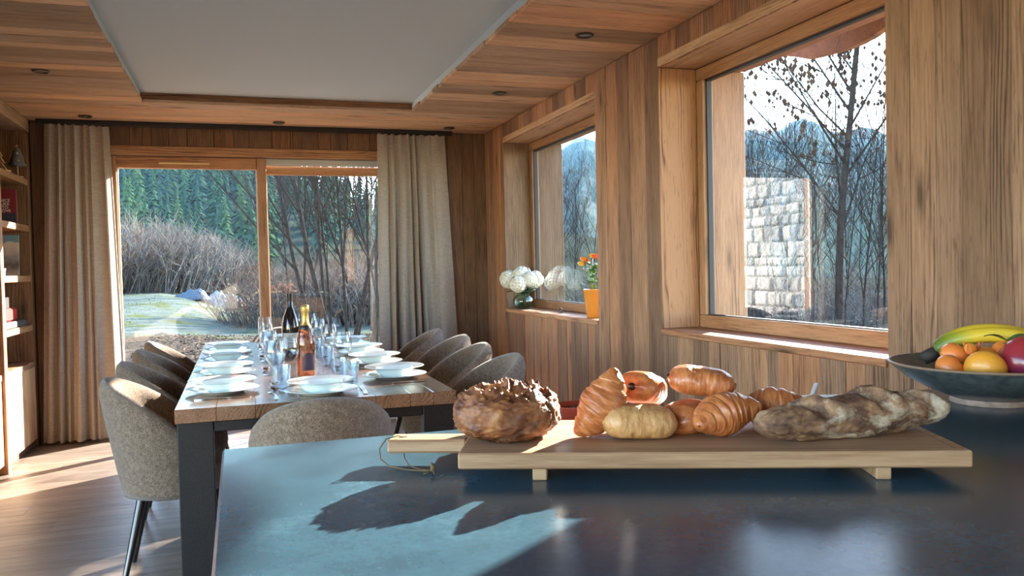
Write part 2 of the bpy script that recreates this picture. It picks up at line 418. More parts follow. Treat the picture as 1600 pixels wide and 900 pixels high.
# back wall with the glazed sliding door
DX0, DX1, DH = -.93, 1.62, 2.17
wb = MB().box(-2.3, DX0, YB+.021, 7.2, -.2, 2.65).box(DX1, XO, YB+.021, 7.2, -.2, 2.65).box(DX0, DX1, YB+.021, 7.2, DH+.07, 2.65)
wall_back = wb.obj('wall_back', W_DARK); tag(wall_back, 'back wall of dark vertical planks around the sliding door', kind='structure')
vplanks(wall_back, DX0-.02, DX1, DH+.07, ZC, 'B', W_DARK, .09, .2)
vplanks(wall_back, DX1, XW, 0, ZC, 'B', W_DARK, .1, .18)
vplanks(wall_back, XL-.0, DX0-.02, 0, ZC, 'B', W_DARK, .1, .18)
door = empty('door_1', ((DX0+DX1)/2, YB+.08, 0), 0, 'glazed sliding door with larch frame between two curtains', None, None, 'structure')
def dpart(n, x0, x1, y, z0, z1, T, m=W_WARM, vert=True, ch=.004):
    L, W_ = (z1-z0, x1-x0) if vert else (x1-x0, z1-z0)
    q = plank(door, m, (0, 0, 0), L, W_, T, (0, 0, 1) if vert else (1, 0, 0), (0, -1, 0), ch, n)
    q.location = Vector(((x0+x1)/2, y, (z0+z1)/2))-door.location
    return q
dpart('lintel_beam', DX0-.02, DX1+.02, YB-.018, DH, DH+.07, .12, vert=False)
dpart('door_jamb', DX0, DX0+.02, YB+.005, 0, DH, .2); dpart('door_jamb', DX1-.02, DX1, YB+.005, 0, DH, .2)
dpart('sash_stile', -.91, -.865, YB+.03, .03, DH-.005, .06); dpart('sash_stile', .165, .238, YB+.02, .03, DH-.005, .07)
dpart('sash_rail', -.865, .165, YB+.03, 2.075, DH-.005, .06, vert=False); dpart('sash_rail', -.865, .165, YB+.03, .03, .12, .06, vert=False)
dpart('sash_stile', 1.53, 1.60, YB+.10, .03, 2.12, .06)
dpart('sash_rail', .238, 1.53, YB+.10, 2.045, 2.115, .06, vert=False); dpart('sash_rail', .238, 1.53, YB+.10, .03, .12, .06, vert=False)
dpart('head_track', .238, 1.6, YB+.05, 2.117, DH-.004, .04, plain('grey_track', (.45, .46, .45), .5), vert=False)
dpart('threshold', DX0, DX1, YB+.0, -.02, .03, .2, W_WARM, vert=False)
dpart('air_vent', -.565, -.19, YB+.024, 2.108, 2.125, .02, BRASS, vert=False)
for (x0, x1, yy) in ((-.865, .165, YB+.06), (.238, 1.53, YB+.13)):
    b = MB().add([(x0, yy, .12), (x1, yy, .12), (x1, yy, 2.08), (x0, yy, 2.08)], [(0, 1, 2, 3)])
    b.obj('pane', PANE, door, mtx=Matrix.Translation(-door.location))
for (x0, x1, yy, zt) in ((-.865, .165, YB+.05, 2.075), (.238, 1.53, YB+.12, 2.045)):
    g = MB().box(x0, x0+.008, yy, yy+.03, .12, zt).box(x1-.008, x1, yy, yy+.03, .12, zt)
    g.obj('glazing_bead', plain('pale_bead', (.7, .66, .58), .5), door, mtx=Matrix.Translation(-door.location))

# left side: wall behind the bookcase, kitchen side with an opening added for fill light, rear wall (both behind or beside the viewer)
wl_ = MB().box(-2.3, -2.0, 3.6, 7.2, -.2, 2.65).box(-2.3, -2.0, -4.2, 3.6, 2.3, 2.65).box(-2.3, -2.0, -4.2, -3.9, -.2, 2.3)
wall_left = wl_.obj('wall_left', WALLPAINT); tag(wall_left, 'left wall behind the built-in bookcase', kind='structure')
wf = MB().box(-2.3, XO, -4.4, -4.2, -.2, 2.65)
wall_front = wf.obj('wall_front', WALLPAINT); tag(wall_front, 'plain kitchen wall behind the viewer', kind='structure')
for nm, lab, vs in (('fill_opening', 'wide glazed opening added beside the viewer to brighten the room with daylight', [(-2.1, -3.9, 0), (-2.1, 3.6, 0), (-2.1, 3.6, 2.3), (-2.1, -3.9, 2.3)]),):  # unseen opening, put in so more daylight fills the room
    o = empty(nm, (0, 0, 0), 0, lab, None, None, 'structure')
    MB().add(vs, [(0, 1, 2, 3)]).obj('pane', PANE, o)
    b = MB()
    for i in range(4):
        p0, p1 = Vector(vs[0]).lerp(Vector(vs[1]), i/3), Vector(vs[3]).lerp(Vector(vs[2]), i/3)
        b.box(p0.x-.04, p0.x+.04, p0.y-.04, p0.y+.04, p0.z, p1.z)
    b.obj('frame', W_WARM, o)

# recessed spotlights
k = 0
SPOT_LAB = {(-1.02, 5.265): 'small bronze ceiling spotlight left of the white ceiling panel', (-1.02, 6.68): 'small bronze ceiling spotlight above the left curtain',
            (.333, 6.68): 'small bronze ceiling spotlight above the middle of the sliding door', (1.69, 6.68): 'small bronze ceiling spotlight above the right curtain',
            (1.69, 5.285): 'small bronze ceiling spotlight in front of the far window', (1.69, 3.86): 'small bronze ceiling spotlight nearest the large window'}
for (x, y), lab in SPOT_LAB.items():
    o = empty('ceiling_spotlight', (x, y, ZC-.003), 0, lab, 'spotlight', 'recessed ceiling spotlights')
    MB().lathe([(.036, 0), (.046, -.001), (.046, -.006), (.040, -.009), (.034, -.004), (.034, .0)], 28).obj('trim_ring', SPOTM, o, True, 40)
    MB().lathe([(.0, -.002), (.020, -.003), (.034, -.0015), (.034, .0), (0, .0)], 24).obj('lens', LENS, o, True, 40)

# ------------------------------------------------------------------ built-in bookcase
bc = empty('bookcase', (XL, 6.4, 0), 0, 'built-in reclaimed wood bookcase with a closed cupboard base by the left curtain', 'bookcase')
def bpart(n, x0, x1, y0, y1, z0, z1, m, axis, parent=bc):
    """axis = direction of the grain"""
    c = Vector(((x0+x1)/2, (y0+y1)/2, (z0+z1)/2)); d = (x1-x0, y1-y0, z1-z0)
    i = 'xyz'.index(axis); j, kk = (i+1) % 3, (i+2) % 3
    e = [Vector((1, 0, 0)), Vector((0, 1, 0)), Vector((0, 0, 1))]
    b = MB().cbox(-d[i]/2, d[i]/2, -d[j]/2, d[j]/2, -d[kk]/2, d[kk]/2, .003)
    mt = axes_mtx(c-(bc.location if parent == bc else Vector((0, 0, 0))), e[i], e[j], e[kk])
    return b.obj(n, m, parent, mtx=mt)
XB = -1.99
bpart('upright', XB, XL+.02, 5.965, 6.035, 0, 2.32, W_OLD, 'z'); bpart('upright', XB, XL, 6.865, 6.935, 0, 2.32, W_DARK, 'z'); bpart('upright', XB, XL+.02, 4.9, 4.965, 0, 2.32, W_OLD, 'z')
bpart('bulkhead', XB, XL+.005, 3.7, 6.935, 2.32, ZC-.002, W_CEIL, 'y')
SH = [1.965, 1.625, 1.262, .905]
for z in SH:
    for a, b in ((6.037, 6.863), (4.967, 5.963)): bpart('shelf', XB, XL-.004, a, b, z-.045, z, W_SHELF, 'y')
for a, b in ((6.037, 6.863), (4.967, 5.963)):
    bpart('cupboard_top', XB, XL+.004, a, b, .595, .635, W_OLD, 'y')
    bpart('cupboard_door', XL-.03, XL, a, b, .06, .593, W_BEAM, 'z'); bpart('plinth', XL-.06, XL-.03, a, b, 0, .06, W_DARK, 'y')
    for i in range(6):
        w_ = (b-a)/6; bpart('back_panel', XB, XB+.02, a+i*w_, a+(i+1)*w_-.002, .635, 2.32, W_DARK, 'z')

# wooden tree ornament
def tree_outline(h, w, n=4):
    pts = []
    for i in range(n):
        z = h*(1-(i+1)/n*.95); r0 = w*(i+1)/n
        pts.append((r0, z)); pts.append((r0*.55, z+h*.02))
    pts = [(0, h)]+pts[:-1]
    return pts+[(-x, z) for x, z in reversed(pts[1:])]
o = empty('tree_ornament', (-1.525, 6.42, SH[0]+.0005), R(-20), 'flat plywood tree ornament with a star on the top shelf', 'ornament')
MB().prism(tree_outline(.20, .07), -.006, .006, Matrix.Rotation(R(90), 4, 'X')).obj('cutout', W_TREE, o)
star = [(math.sin(i*math.pi/5)*(.018 if i % 2 == 0 else .008), .215+math.cos(i*math.pi/5)*(.018 if i % 2 == 0 else .008)) for i in range(10)]
MB().prism(star, -.006, .006, Matrix.Rotation(R(90), 4, 'X')).obj('star', W_TREE, o)
MB().cbox(-.075, .075, -.03, .03, 0, .014, .003).obj('base', W_TREE, o)
o = empty('tree_ornament', (-1.475, 6.735, SH[0]+.0005), 0, 'grey felt cone tree ornament on a thin stand on the top shelf', 'ornament')
GREYFELT = plain('grey_felt', (.13, .135, .15), .9, nscale=90, bump=.5)
MB().lathe([(0, .08), (.05, .078), (.058, .088), (.050, .10), (.04, .13), (.028, .175), (.012, .205), (0, .21)], 20, fn=lambda a, r, z: r*(1+.08*math.sin(5*a+z*40))).obj('cone', GREYFELT, o, True)
MB().lathe([(0, 0), (.035, 0), (.035, .006), (.004, .009), (.004, .085), (0, .085)], 16).obj('stand', W_TREE, o)
st2 = [(x*.8, (z-.215)*.8+.222) for x, z in star]
MB().prism(st2, -.004, .004, Matrix.Rotation(R(90), 4, 'X')).obj('star', W_TREE, o)
for (dx, dz) in ((.012, .165), (.018, .115)):
    MB().prism([((x)*.45+dx, (z-.215)*.45+dz) for x, z in star], .043, .049, Matrix.Rotation(R(90), 4, 'X')).obj('small_star', plain('cream_star', (.75, .70, .6), .6), o)
# red book with lettering
o = empty('book', (-1.535, 6.62, SH[1]+.0005), R(6), 'upright dark red book with white lettering on the second shelf', 'book')
REDC = plain('dark_red_cover', (.16, .010, .018), .45)
MB().cbox(-.07, .07, -.015, -.012, 0, .245, .001).cbox(-.07, .07, .012, .015, 0, .245, .001).cbox(-.072, -.068, -.015, .015, 0, .245, .001).obj('cover', REDC, o)
MB().box(-.068, .064, -.0118, .0118, .004, .241).obj('pages', plain('page_paper', (.7, .66, .56), .8), o)
MB().box(-.066, .064, -.0158, -.0151, .005, .075).obj('cover_band', plain('night_blue', (.02, .022, .045), .5), o)
for i, s in enumerate(('NICE', 'LIKE', 'TO', 'LOVE')):
    cu = bpy.data.curves.new('lettering', 'FONT'); cu.body = s; cu.size = .028; cu.align_x = 'CENTER'; cu.extrude = .0003
    tmp = bpy.data.objects.new('tmp', cu); col.objects.link(tmp); bpy.context.view_layer.update()
    me = bpy.data.meshes.new_from_object(tmp.evaluated_get(bpy.context.evaluated_depsgraph_get())); bpy.data.objects.remove(tmp); me.name = 'lettering'
    link('lettering', me, plain('white_print', (.75, .7, .66), .6), o, (.0, -.0162, .155-.024*i), (R(90), 0, 0))
# framed photo card, cup
o = empty('photo_card', (-1.535, 6.66, SH[2]+.0005), R(4), 'tall mountain photo card leaning on the third shelf', 'picture')
t = NT('photo_print'); g = t.new('ShaderNodeSeparateXYZ'); t.set(g.inputs[0], t.coord('Generated'))
nz = t.math('ADD', g.outputs[2], t.math('MULTIPLY', t.noise(t.coord(), 22, 5), .35))
t.P(Base_Color=t.ramp(nz, [(.2, (.30, .26, .22)), (.42, (.05, .045, .045)), (.62, (.16, .17, .19)), (.8, (.32, .30, .28)), (.95, (.40, .37, .33)), (1.0, (.09, .19, .26))]), Roughness=.5)
b = MB().cbox(-.062, .062, -.008, .008, 0, .29, .002, Matrix.Rotation(R(-6), 4, 'X')); b.obj('card', t.m, o)
MB().cbox(-.03, .03, 0, .05, 0, .006, .002).obj('foot', W_DARK, o)
o = empty('small_cup', (-1.51, 6.35, SH[2]+.0005), 0, 'small pale blue and white cup on the third shelf', 'cup')
MB().lathe([(0, 0), (.022, 0), (.027, .05), (.025, .05), (.021, .003), (0, .003)], 20).obj('body', plain('pale_blue_glaze', (.30, .5, .6), .2), o, True, 40)
MB().lathe([(.0255, .042), (.0275, .043), (.028, .050), (.0255, .0505)], 20).obj('rim', CHINA, o, True, 40)
o = empty('slate_tray', (-1.53, 6.45, SH[3]+.0005), 0, 'grey slate slab lying on the lowest open shelf', 'tray')
MB().cbox(-.075, .075, -.30, .30, 0, .045, .006).obj('slab', plain('slate', (.06, .062, .07), .6, nscale=30, bump=.4), o)
o = tag(MB().cbox(-.06, .06, -.17, .17, 0, .09, .012).obj('gift_box', plain('red_leather', (.34, .025, .02), .5, nscale=50), loc=(-1.535, 6.40, SH[3]+.046)), 'red fabric covered box lying on the slate slab', 'box')
o = empty('black_box', (-1.535, 6.33, SH[3]+.1365), 0, 'small black box with a white mark on top of the red box', 'box')
MB().cbox(-.045, .045, -.10, .10, 0, .075, .003).obj('body', plain('black_card', (.012, .013, .015), .5), o)
MB().prism([(-.008, .03), (.010, .034), (.002, .048), (.012, .044), (-.002, .056), (-.008, .044)], -.1006, -.1001, Matrix.Rotation(R(90), 4, 'X') @ Matrix.Translation((0, 0, .2006))).obj('mark', plain('white_mark', (.6, .6, .58), .6), o)

# ------------------------------------------------------------------ curtains and rail
rl = empty('curtain_rail', (.25, 6.87, ZC-.002), 0, 'long black curtain rail under the ceiling above the sliding door', 'curtain rail')
MB().cbox(-1.62, 1.50, -.018, .018, -.035, 0, .003).obj('track', BLACK_STEEL, rl)
MB().box(-1.625, -1.62, -.02, .02, -.037, 0).obj('end_cap', BLACK_STEEL, rl); MB().box(1.50, 1.505, -.02, .02, -.037, 0).obj('end_cap', BLACK_STEEL, rl)
def curtain(label, tx0, tx1, bx0, bx1, flat0, flat1, npl, seed, edge):
    y0 = 6.862; z1, z0 = 2.368, .02
    def front(s, t):                       # s along, t from bottom to top
        x = (bx0+(bx1-bx0)*s)*(1-t)+(tx0+(tx1-tx0)*s)*t
        inner = sm(flat0-.04, flat0+.04, s)*(1-sm(flat1-.04, flat1+.04, s))
        ph = ((s-flat0)/(flat1-flat0)+.035*math.sin(s*17+seed))*npl*2*math.pi
        wob = noise.noise(Vector((s*5+seed, t*1.3, 0)))
        amp = (.020+.030*(1-t)*(.6+wob*.6))*(1+.45*math.sin(s*23+seed*2))
        a = math.sin(ph+wob*1.2*(1-t)); a = math.copysign(abs(a)**.7, a)
        y = inner*amp*a + (1-inner)*(.022*math.sin(s*math.pi*5+seed)+.012*wob)
        x += inner*.012*math.sin(2*ph)*t
        ret = sm(.90, 1, s) if edge > 0 else 0
        y += ret*.105*(1-.4*t); x += ret*.02*(1-t)
        return (x, y0+y, z0+(z1-z0)*t + (.006*math.sin(s*60) if t > .99 else 0))
    b = MB(); nu, nv = 260, 40
    def closed(s, t):
        if s < .5: return front(s*2, t)
        x, y, z = front((1-s)*2, t); return (x, y+.006, z)
    vs = []
    b.grid(closed, nu*2, nv, wu=True)
    n2 = nu*2
    o = b.obj('curtain', LINEN, None, True)
    return tag(o, label, 'curtain', 'floor length linen curtains')
curtain('oatmeal linen curtain hanging beside the bookcase, catching sun on its edge', -1.325, -.895, -1.405, -.86, .0, .70, 5.5, 1.3, 1)
curtain('oatmeal linen curtain hanging next to the window wall', 1.118, 1.70, 1.085, 1.80, .15, .76, 6.0, 4.1, 0)

# ------------------------------------------------------------------ dining table
TBX0, TBX1, TBY0, TBY1, TBZ = -.234, .812, 3.20, 6.05, .76
tb = empty('dining_table', ((TBX0+TBX1)/2, (TBY0+TBY1)/2, 0), 0, 'long wooden dining table on black steel frame legs, set for ten', 'table')
tp = MB().box(TBX0+.01, TBX1-.01, TBY0+.01, TBY1-.01, TBZ-.045, TBZ-.012).obj('tabletop', W_DARK, tb, mtx=Matrix.Translation(-tb.location))
for a, b in widths(TBX0, TBX1, .13, .17):
    q = plank(tp, W_TABLE, (0, 0, 0), TBY1-TBY0, b-a-.0008, .052, (0, 1, 0), (0, 0, 1), .0015); q.location = Vector(((a+b)/2, (TBY0+TBY1)/2, TBZ))
for yy in (TBY0+.02, TBY1-.14):
    for xx in (TBX0+.006, TBX1-.006-.125):
        MB().cbox(xx, xx+.125, yy, yy+.06, 0, TBZ-.053, .003).obj('leg', BLACK_STEEL, tb, mtx=Matrix.Translation(-tb.location))
    MB().cbox(TBX0+.132, TBX1-.132, yy+.002, yy+.058, TBZ-.093, TBZ-.054, .003).obj('crossbar', BLACK_STEEL, tb, mtx=Matrix.Translation(-tb.location))

# ------------------------------------------------------------------ chairs (face local +Y)
def make_chair():
    o = empty('dining_chair')
    def shell(u, v):
        # u around (0..1) = angle from -A to A about the back, v round the section
        A = R(128); th = (u*2-1)*A
        k = math.cos(th/A*math.pi/2)                # 1 at the back, 0 at the ends
        top = .50+.335*(max(k, 0)**.8)
        h = .36; n = v*2*math.pi
        th2 = .022+.012*k
        # section: outer side up, over the rim, inner side down
        s = abs(v*2-1)                              # 1 outer/inner base, 0 rim
        side = 1 if v < .5 else -1
        z = top-(top-h)*s**1.15 if side > 0 else top-(top-.43)*s**1.15
        rim = math.sqrt(max(0, 1-(1-min(1, (1-s)*1.0))**2)) if False else min(1, s*6)**.5
        hh = max(0, z-h)/.475
        r = .175+.070*hh**.9+ side*th2*rim
        rx = r*1.0
        return (rx*math.sin(th), -r*math.cos(th)*1.0-.02*hh, z)
    MB().grid(shell, 44, 36, wv=True).obj('backrest', TWEED, o, True)
    MB().lathe([(0, .35), (.13, .352), (.175, .362), (.198, .385), (.205, .42), (.202, .455), (.185, .478), (.13, .487), (0, .49)], 36, fn=lambda a, r, z: r*(1.0+.04*max(0, math.sin(a)))).obj('seat', TWEED, o, True)
    for sx in (-1, 1):
        for sy in (-1, 1):
            MB().tube([(sx*.135, sy*.13, .355), (sx*.215, sy*.205, .0)], [.019, .009], 12).obj('leg', BLACK_LEG, o, True, 50)
    return o
proto = make_chair()
CHG = 'tweed dining chairs round the table'
spots = [(-.262, 3.70, -90, 'tweed chair at the bookshelf side of the table, nearest the counter, legs in view'),
         (-.285, 4.36, -90, 'tweed chair on the bookshelf side of the table, second from the counter'),
         (-.285, 5.02, -90, 'tweed chair on the bookshelf side of the table, third from the counter'),
         (-.285, 5.62, -88, 'tweed chair on the bookshelf side of the table, closest to the sliding door'),
         (1.0, 3.76, 90, 'tweed chair on the window side of the table, partly behind the round loaf'),
         (1.025, 4.38, 91, 'tweed chair on the window side of the table, second from the counter'),
         (1.07, 4.98, 90, 'tweed chair on the window side of the table, third from the counter'),
         (1.05, 5.62, 86, 'tweed chair on the window side of the table, nearest the right curtain'),
         (.262, 3.02, 0, 'tweed chair at the table head with its back to the stone counter'),
         (.30, 6.20, 180, 'tweed chair at the far table end in front of the sliding door')]
for i, (x, y, a, lab) in enumerate(spots):
    o = proto if i == 0 else copy_tree(proto)
    o.location = (x, y, 0); o.rotation_euler = (0, 0, R(a)); tag(o, lab, 'chair', CHG)

# ------------------------------------------------------------------ table settings
def me_plate():
    return MB().lathe([(0, .0), (.082, .0), (.088, .004), (.098, .010), (.142, .018), (.145, .020), (.142, .0215), (.098, .0145), (.086, .008), (0, .006)], 48).mesh('plate', True, 40)
def me_soup():
    return MB().lathe([(0, .0), (.050, .0), (.058, .003), (.078, .022), (.088, .036), (.100, .040), (.132, .046), (.134, .048), (.132, .0495), (.100, .0435), (.084, .040), (.072, .024), (.052, .007), (0, .006)], 48).mesh('soup_plate', True, 40)
def me_wine():
    return MB().lathe([(0, .002), (.034, .0025), (.036, .001), (.036, .0), (0, .0)], 32).lathe([(.034, .0026), (.010, .006), (.0042, .014), (.0038, .09), (.0075, .102), (.022, .112), (.036, .130), (.041, .150), (.040, .172), (.034, .212), (.0332, .2125), (.0325, .212), (.0385, .172), (.0395, .150), (.0345, .131), (.021, .1145), (0, .108)], 32).mesh('wine_glass', True, 50)
def me_tumbler():
    def cut(a, r, z):
        if z < .008 or z > .092: return r
        return r+.0016*(abs(math.sin(a*9+z*150))+abs(math.sin(a*9-z*150))-1.2)
    pr = [(0, 0), (.027, 0)]+[(.027+.013*(i/26)**.8, .1*i/26) for i in range(27)]
    b = MB().lathe(pr, 90, fn=cut)
    b.lathe([(.040, .1), (.0385, .1), (.034, .05), (.026, .012), (0, .010)], 36)
    return b.mesh('tumbler', True, 30)
def flat_bar(pts, wid, th):
    """flat cutlery blank: pts (s, z), widths"""
    b = MB(); n = len(pts); vs = []
    for (s, z), w_ in zip(pts, wid):
        vs += [(-w_, s, z), (w_, s, z), (w_, s, z+th), (-w_, s, z+th)]
    fs = [(0, 1, 2, 3)]+[(i*4+k, i*4+4+k, i*4+4+(k+1) % 4, i*4+(k+1) % 4) for i in range(n-1) for k in range(4)]+[tuple(reversed(range((n-1)*4, n*4)))]
    return b.add(vs, fs)
def me_knife():
    return flat_bar([(-.11, 0), (-.10, 0), (-.01, .002), (0, .002), (.02, .001), (.09, .0005), (.11, .0005)], [.006, .009, .006, .005, .010, .009, .002], .003).mesh('knife', True, 30)
def me_fork():
    b = flat_bar([(-.10, 0), (-.09, 0), (0, .004), (.03, .004), (.045, .002)], [.006, .009, .004, .005, .011], .0025)
    for q in (-1.5, -.5, .5, 1.5): b.add(*(lambda m: (m.v, m.f))(flat_bar([(.045, .002), (.075, .001), (.095, .007)], [.0018, .0018, .0010], .002)), Matrix.Translation((q*.0058, 0, 0)))
    return b.mesh('fork', True, 30)
def me_spoon():
    b = flat_bar([(-.09, 0), (-.08, 0), (0, .004), (.03, .005)], [.005, .008, .003, .004], .0025)
    def bowl(u, v):
        a = u*2*math.pi; r = math.sin(v*math.pi/2) if v < .5 else math.sin(v*math.pi/2)
        return (.019*r*math.cos(a), .055+.028*r*math.sin(a), .0015+.009*r*r)
    b.grid(bowl, 20, 8, wu=True)
    b.grid(lambda u, v: tuple(Vector(bowl(u, v))+Vector((0, 0, .0015))), 20, 8, wu=True)
    return b.mesh('dessert_spoon', True, 30)
MESHES = dict(dinner_plate=(me_plate(), CHINA), soup_plate=(me_soup(), CHINA), wine_glass=(me_wine(), GLASSWARE), cut_glass_tumbler=(me_tumbler(), CUTGLASS),
              table_knife=(me_knife(), STEEL), table_fork=(me_fork(), STEEL), dessert_spoon=(me_spoon(), STEEL))
NOUN = dict(dinner_plate='flat white dinner plate under a soup plate', soup_plate='wide rimmed white soup plate', wine_glass='tall clear wine glass',
            cut_glass_tumbler='diamond cut glass tumbler', table_knife='steel table knife', table_fork='steel table fork', dessert_spoon='steel dessert spoon')
CATS = dict(dinner_plate='plate', soup_plate='plate', wine_glass='glass', cut_glass_tumbler='glass', table_knife='knife', table_fork='fork', dessert_spoon='spoon')
ORD = ['nearest the counter', 'second from the counter', 'third from the counter', 'nearest the sliding door']
# settings: seat position on the table, direction the guest faces
sets = [(-.075, y, -90, 'bookshelf side, '+ORD[i]) for i, y in enumerate((3.58, 4.18, 4.82, 5.42))]
sets += [(.655, y, 90, 'window side, '+ORD[i]) for i, y in enumerate((3.70, 4.28, 4.84, 5.42))]
sets += [(.30, 3.37, 0, 'table end next to the counter'), (.29, 5.86, 180, 'table end by the sliding door')]
for (x, y, a, where) in sets:
    M = Matrix.Translation((x, y, TBZ+.0006)) @ Matrix.Rotation(R(a), 4, 'Z')
    end = a in (0, 180)
    items = [('dinner_plate', (0, 0, 0), 0), ('soup_plate', (0, 0, .0068), 0),
             ('wine_glass', (.10, .215, 0) if not end else (-.10, .24, 0), 0), ('cut_glass_tumbler', (.02, .235, 0) if not end else (.13, .17, 0), 0),
             ('table_knife', (.175, 0, 0), 0), ('table_fork', (-.175, 0, 0), 0), ('dessert_spoon', (-.06 if not end else -.16, .20 if not end else .13, 0), 90 if not end else 20)]
    for nm, p, rz in items:
        me, m = MESHES[nm]
        p = (p[0]+random.uniform(-.008, .008), p[1]+random.uniform(-.01, .01), p[2]) if nm not in ('dinner_plate', 'soup_plate') else p
        q = link(nm, me, m, None, M @ Vector(p), (0, 0, R(a+rz+random.uniform(-4, 4))))
        tag(q, NOUN[nm]+' at the '+where, CATS[nm], nm.replace('_', ' ')+'s on the dining table')

# bottles
o = empty('wine_bottle', (.283, 5.02, TBZ+.0006), 0, 'tall dark red wine bottle with a pale label', 'bottle')
DARKG = plain('dark_bottle_glass', (.010, .008, .009), .07, coat=.6)
MB().lathe([(0, .01), (.030, .0), (.048, .0), (.051, .006), (.051, .16), (.049, .185), (.040, .225), (.025, .262), (.017, .285), (.016, .345), (.0175, .346), (.0175, .358), (0, .358)], 36).obj('body', DARKG, o, True, 50)
MB().lathe([(.0166, .285), (.0170, .287), (.0166, .3), (.0166, .344), (.0183, .345), (.0183, .3595), (.0, .3600)], 28).obj('capsule', plain('dark_foil', (.03, .022, .02), .35, .6), o, True, 50)
MB().lathe([(.0172, .268), (.0205, .272), (.0172, .284)], 28).obj('neck_band', plain('gold_band', (.45, .33, .06), .4, .5), o, True)
b = MB(); b.grid(lambda u, v: (.0514*math.cos(R(-150+u*115)), .0514*math.sin(R(-150+u*115)), .045+v*.085), 20, 2); lab = b.obj('label', plain('cream_label', (.50, .47, .44), .7), o, True)
for i, (h, wd) in enumerate(((.112, 40), (.100, 56), (.088, 30), (.070, 44))):
    MB().grid(lambda u, v: (.0517*math.cos(R(-92-wd/2+u*wd)), .0517*math.sin(R(-92-wd/2+u*wd)), h+v*.003), 12, 2).obj('print_line', plain('grey_print', (.12, .11, .11), .7), lab)
o = empty('sparkling_bottle', (.288, 3.95, TBZ+.0006), 0, 'clear bottle of pink sparkling wine with gold foil neck', 'bottle')
MB().lathe([(0, .012), (.030, .001), (.041, .0), (.0445, .006), (.0445, .150), (.042, .178), (.031, .215), (.020, .245), (.0155, .262), (.0145, .315), (0, .315)], 40).obj('body', ROSE, o, True, 50)
MB().lathe([(0, .016), (.030, .006), (.040, .005), (.0415, .010), (.0415, .150), (.039, .178), (.028, .215), (.018, .240), (0, .242)], 32).obj('wine', thin_glass('pink_wine', (.98, .66, .48), 1.33, .05, .6), o, True, 50)
MB().lathe([(.0225, .238), (.0182, .250), (.0160, .265), (.0155, .300), (.0185, .304), (.0190, .318), (.0175, .329), (.010, .334), (0, .334)], 40, fn=lambda a, r, z: r*(1+.03*math.sin(9*a+z*260))).obj('gold_foil', plain('gold_foil', (.66, .47, .14), .32, .75, nscale=120, bump=.4), o, True)
MB().lathe([(.0300, .2185), (.0305, .220), (.0232, .238), (.0225, .2385)], 36).obj('neck_band', plain('black_band', (.02, .018, .018), .4), o, True)
MB().grid(lambda u, v: (.0450*math.cos(R(-115+u*80)), .0450*math.sin(R(-115+u*80)), .03+v*.085*(1-.35*(2*u-1)**2)), 20, 8).obj('label', plain('plum_label', (.055, .03, .05), .5), o, True)

# ------------------------------------------------------------------ kitchen counter and bread board
CT = .92
kc = empty('kitchen_island', (1.0, .95, 0), 0, 'kitchen island with a dark blue grey leathered stone top in the foreground', 'counter')
KM = Matrix.Translation(-kc.location)
MB().cbox(-.038, 2.07, .18, 1.635, CT-.035, CT, .004).obj('worktop', STONE_TOP, kc, mtx=KM)
MB().box(.03, 2.06, .25, 1.58, .08, CT-.036).obj('cabinet_body', W_DARK, kc, mtx=KM)
MB().box(.08, 2.06, .3, 1.53, 0, .08).obj('plinth', BLACK_STEEL, kc, mtx=KM)

BZ = CT+.020; BT = .025
bd = empty('bread_board', (.311, 1.226, CT+.0004), R(-22.6), 'long pale wooden serving board on two feet with a corded handle', 'serving board')
BL_, BD_ = .762, .27
slab = MB().cbox(0, BL_, 0, BD_, .0196, .0196+BT, .0025).obj('slab', W_BOARD, bd)
hd = MB()
hol = [(-.135, .107), (-.012, .107), (.0, .107), (.0, .165), (-.012, .165), (-.135, .165)]
hd.cbox(-.135, -.0005, .106, .160, .0206, .0435, .004)
hd = hd.obj('handle', W_BOARD, bd)
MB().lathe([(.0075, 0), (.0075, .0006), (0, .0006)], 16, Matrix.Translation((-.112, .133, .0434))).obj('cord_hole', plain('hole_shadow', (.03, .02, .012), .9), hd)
DARKLINE = plain('groove_brown', (.22, .13, .06), .8)
g = MB()
g.box(.742, .7445, .018, BD_-.018, .0440, .0449).obj('juice_groove', DARKLINE, bd)
for xx in (.125, .638):
    MB().cbox(xx-.011, xx+.011, .010, BD_-.010, 0, .0194, .0015).obj('foot', W_BOARD, bd)
CORD = plain('hemp_cord', (.16, .10, .05), .9, nscale=300, bump=.5)
MB().tube([(-.112, .133, .045), (-.118, .115, .049), (-.135, .104, .046), (-.146, .100, .030), (-.143, .095, .014), (-.125, .083, .005), (-.095, .066, .004), (-.060, .056, .004), (-.048, .055, .006)], .0012, 6).obj('cord', CORD, bd, True)
MB().tube([(-.112, .133, .020), (-.108, .120, .010), (-.095, .090, .005), (-.070, .064, .004), (-.048, .055, .005)], .0011, 6).obj('cord', CORD, bd, True)
MB().tube([(-.05, .054, .003), (-.048, .056, .010), (-.052, .060, .016)], [.003, .0045, .002], 8).tube([(-.05, .054, .004), (-.062, .044, .002)], [.0012, .0008], 5).tube([(-.048, .054, .004), (-.044, .042, .002)], [.0012, .0008], 5).obj('cord_knot', CORD, bd, True)

BMX = Matrix.Translation((.311, 1.226, CT+.0450)) @ Matrix.Rotation(R(-22.6), 4, 'Z')
def on_board(a, b, z=0, rot=(0, 0, 0)): return BMX @ Matrix.Translation((a, b, z)) @ Euler([R(x) for x in rot]).to_matrix().to_4x4()

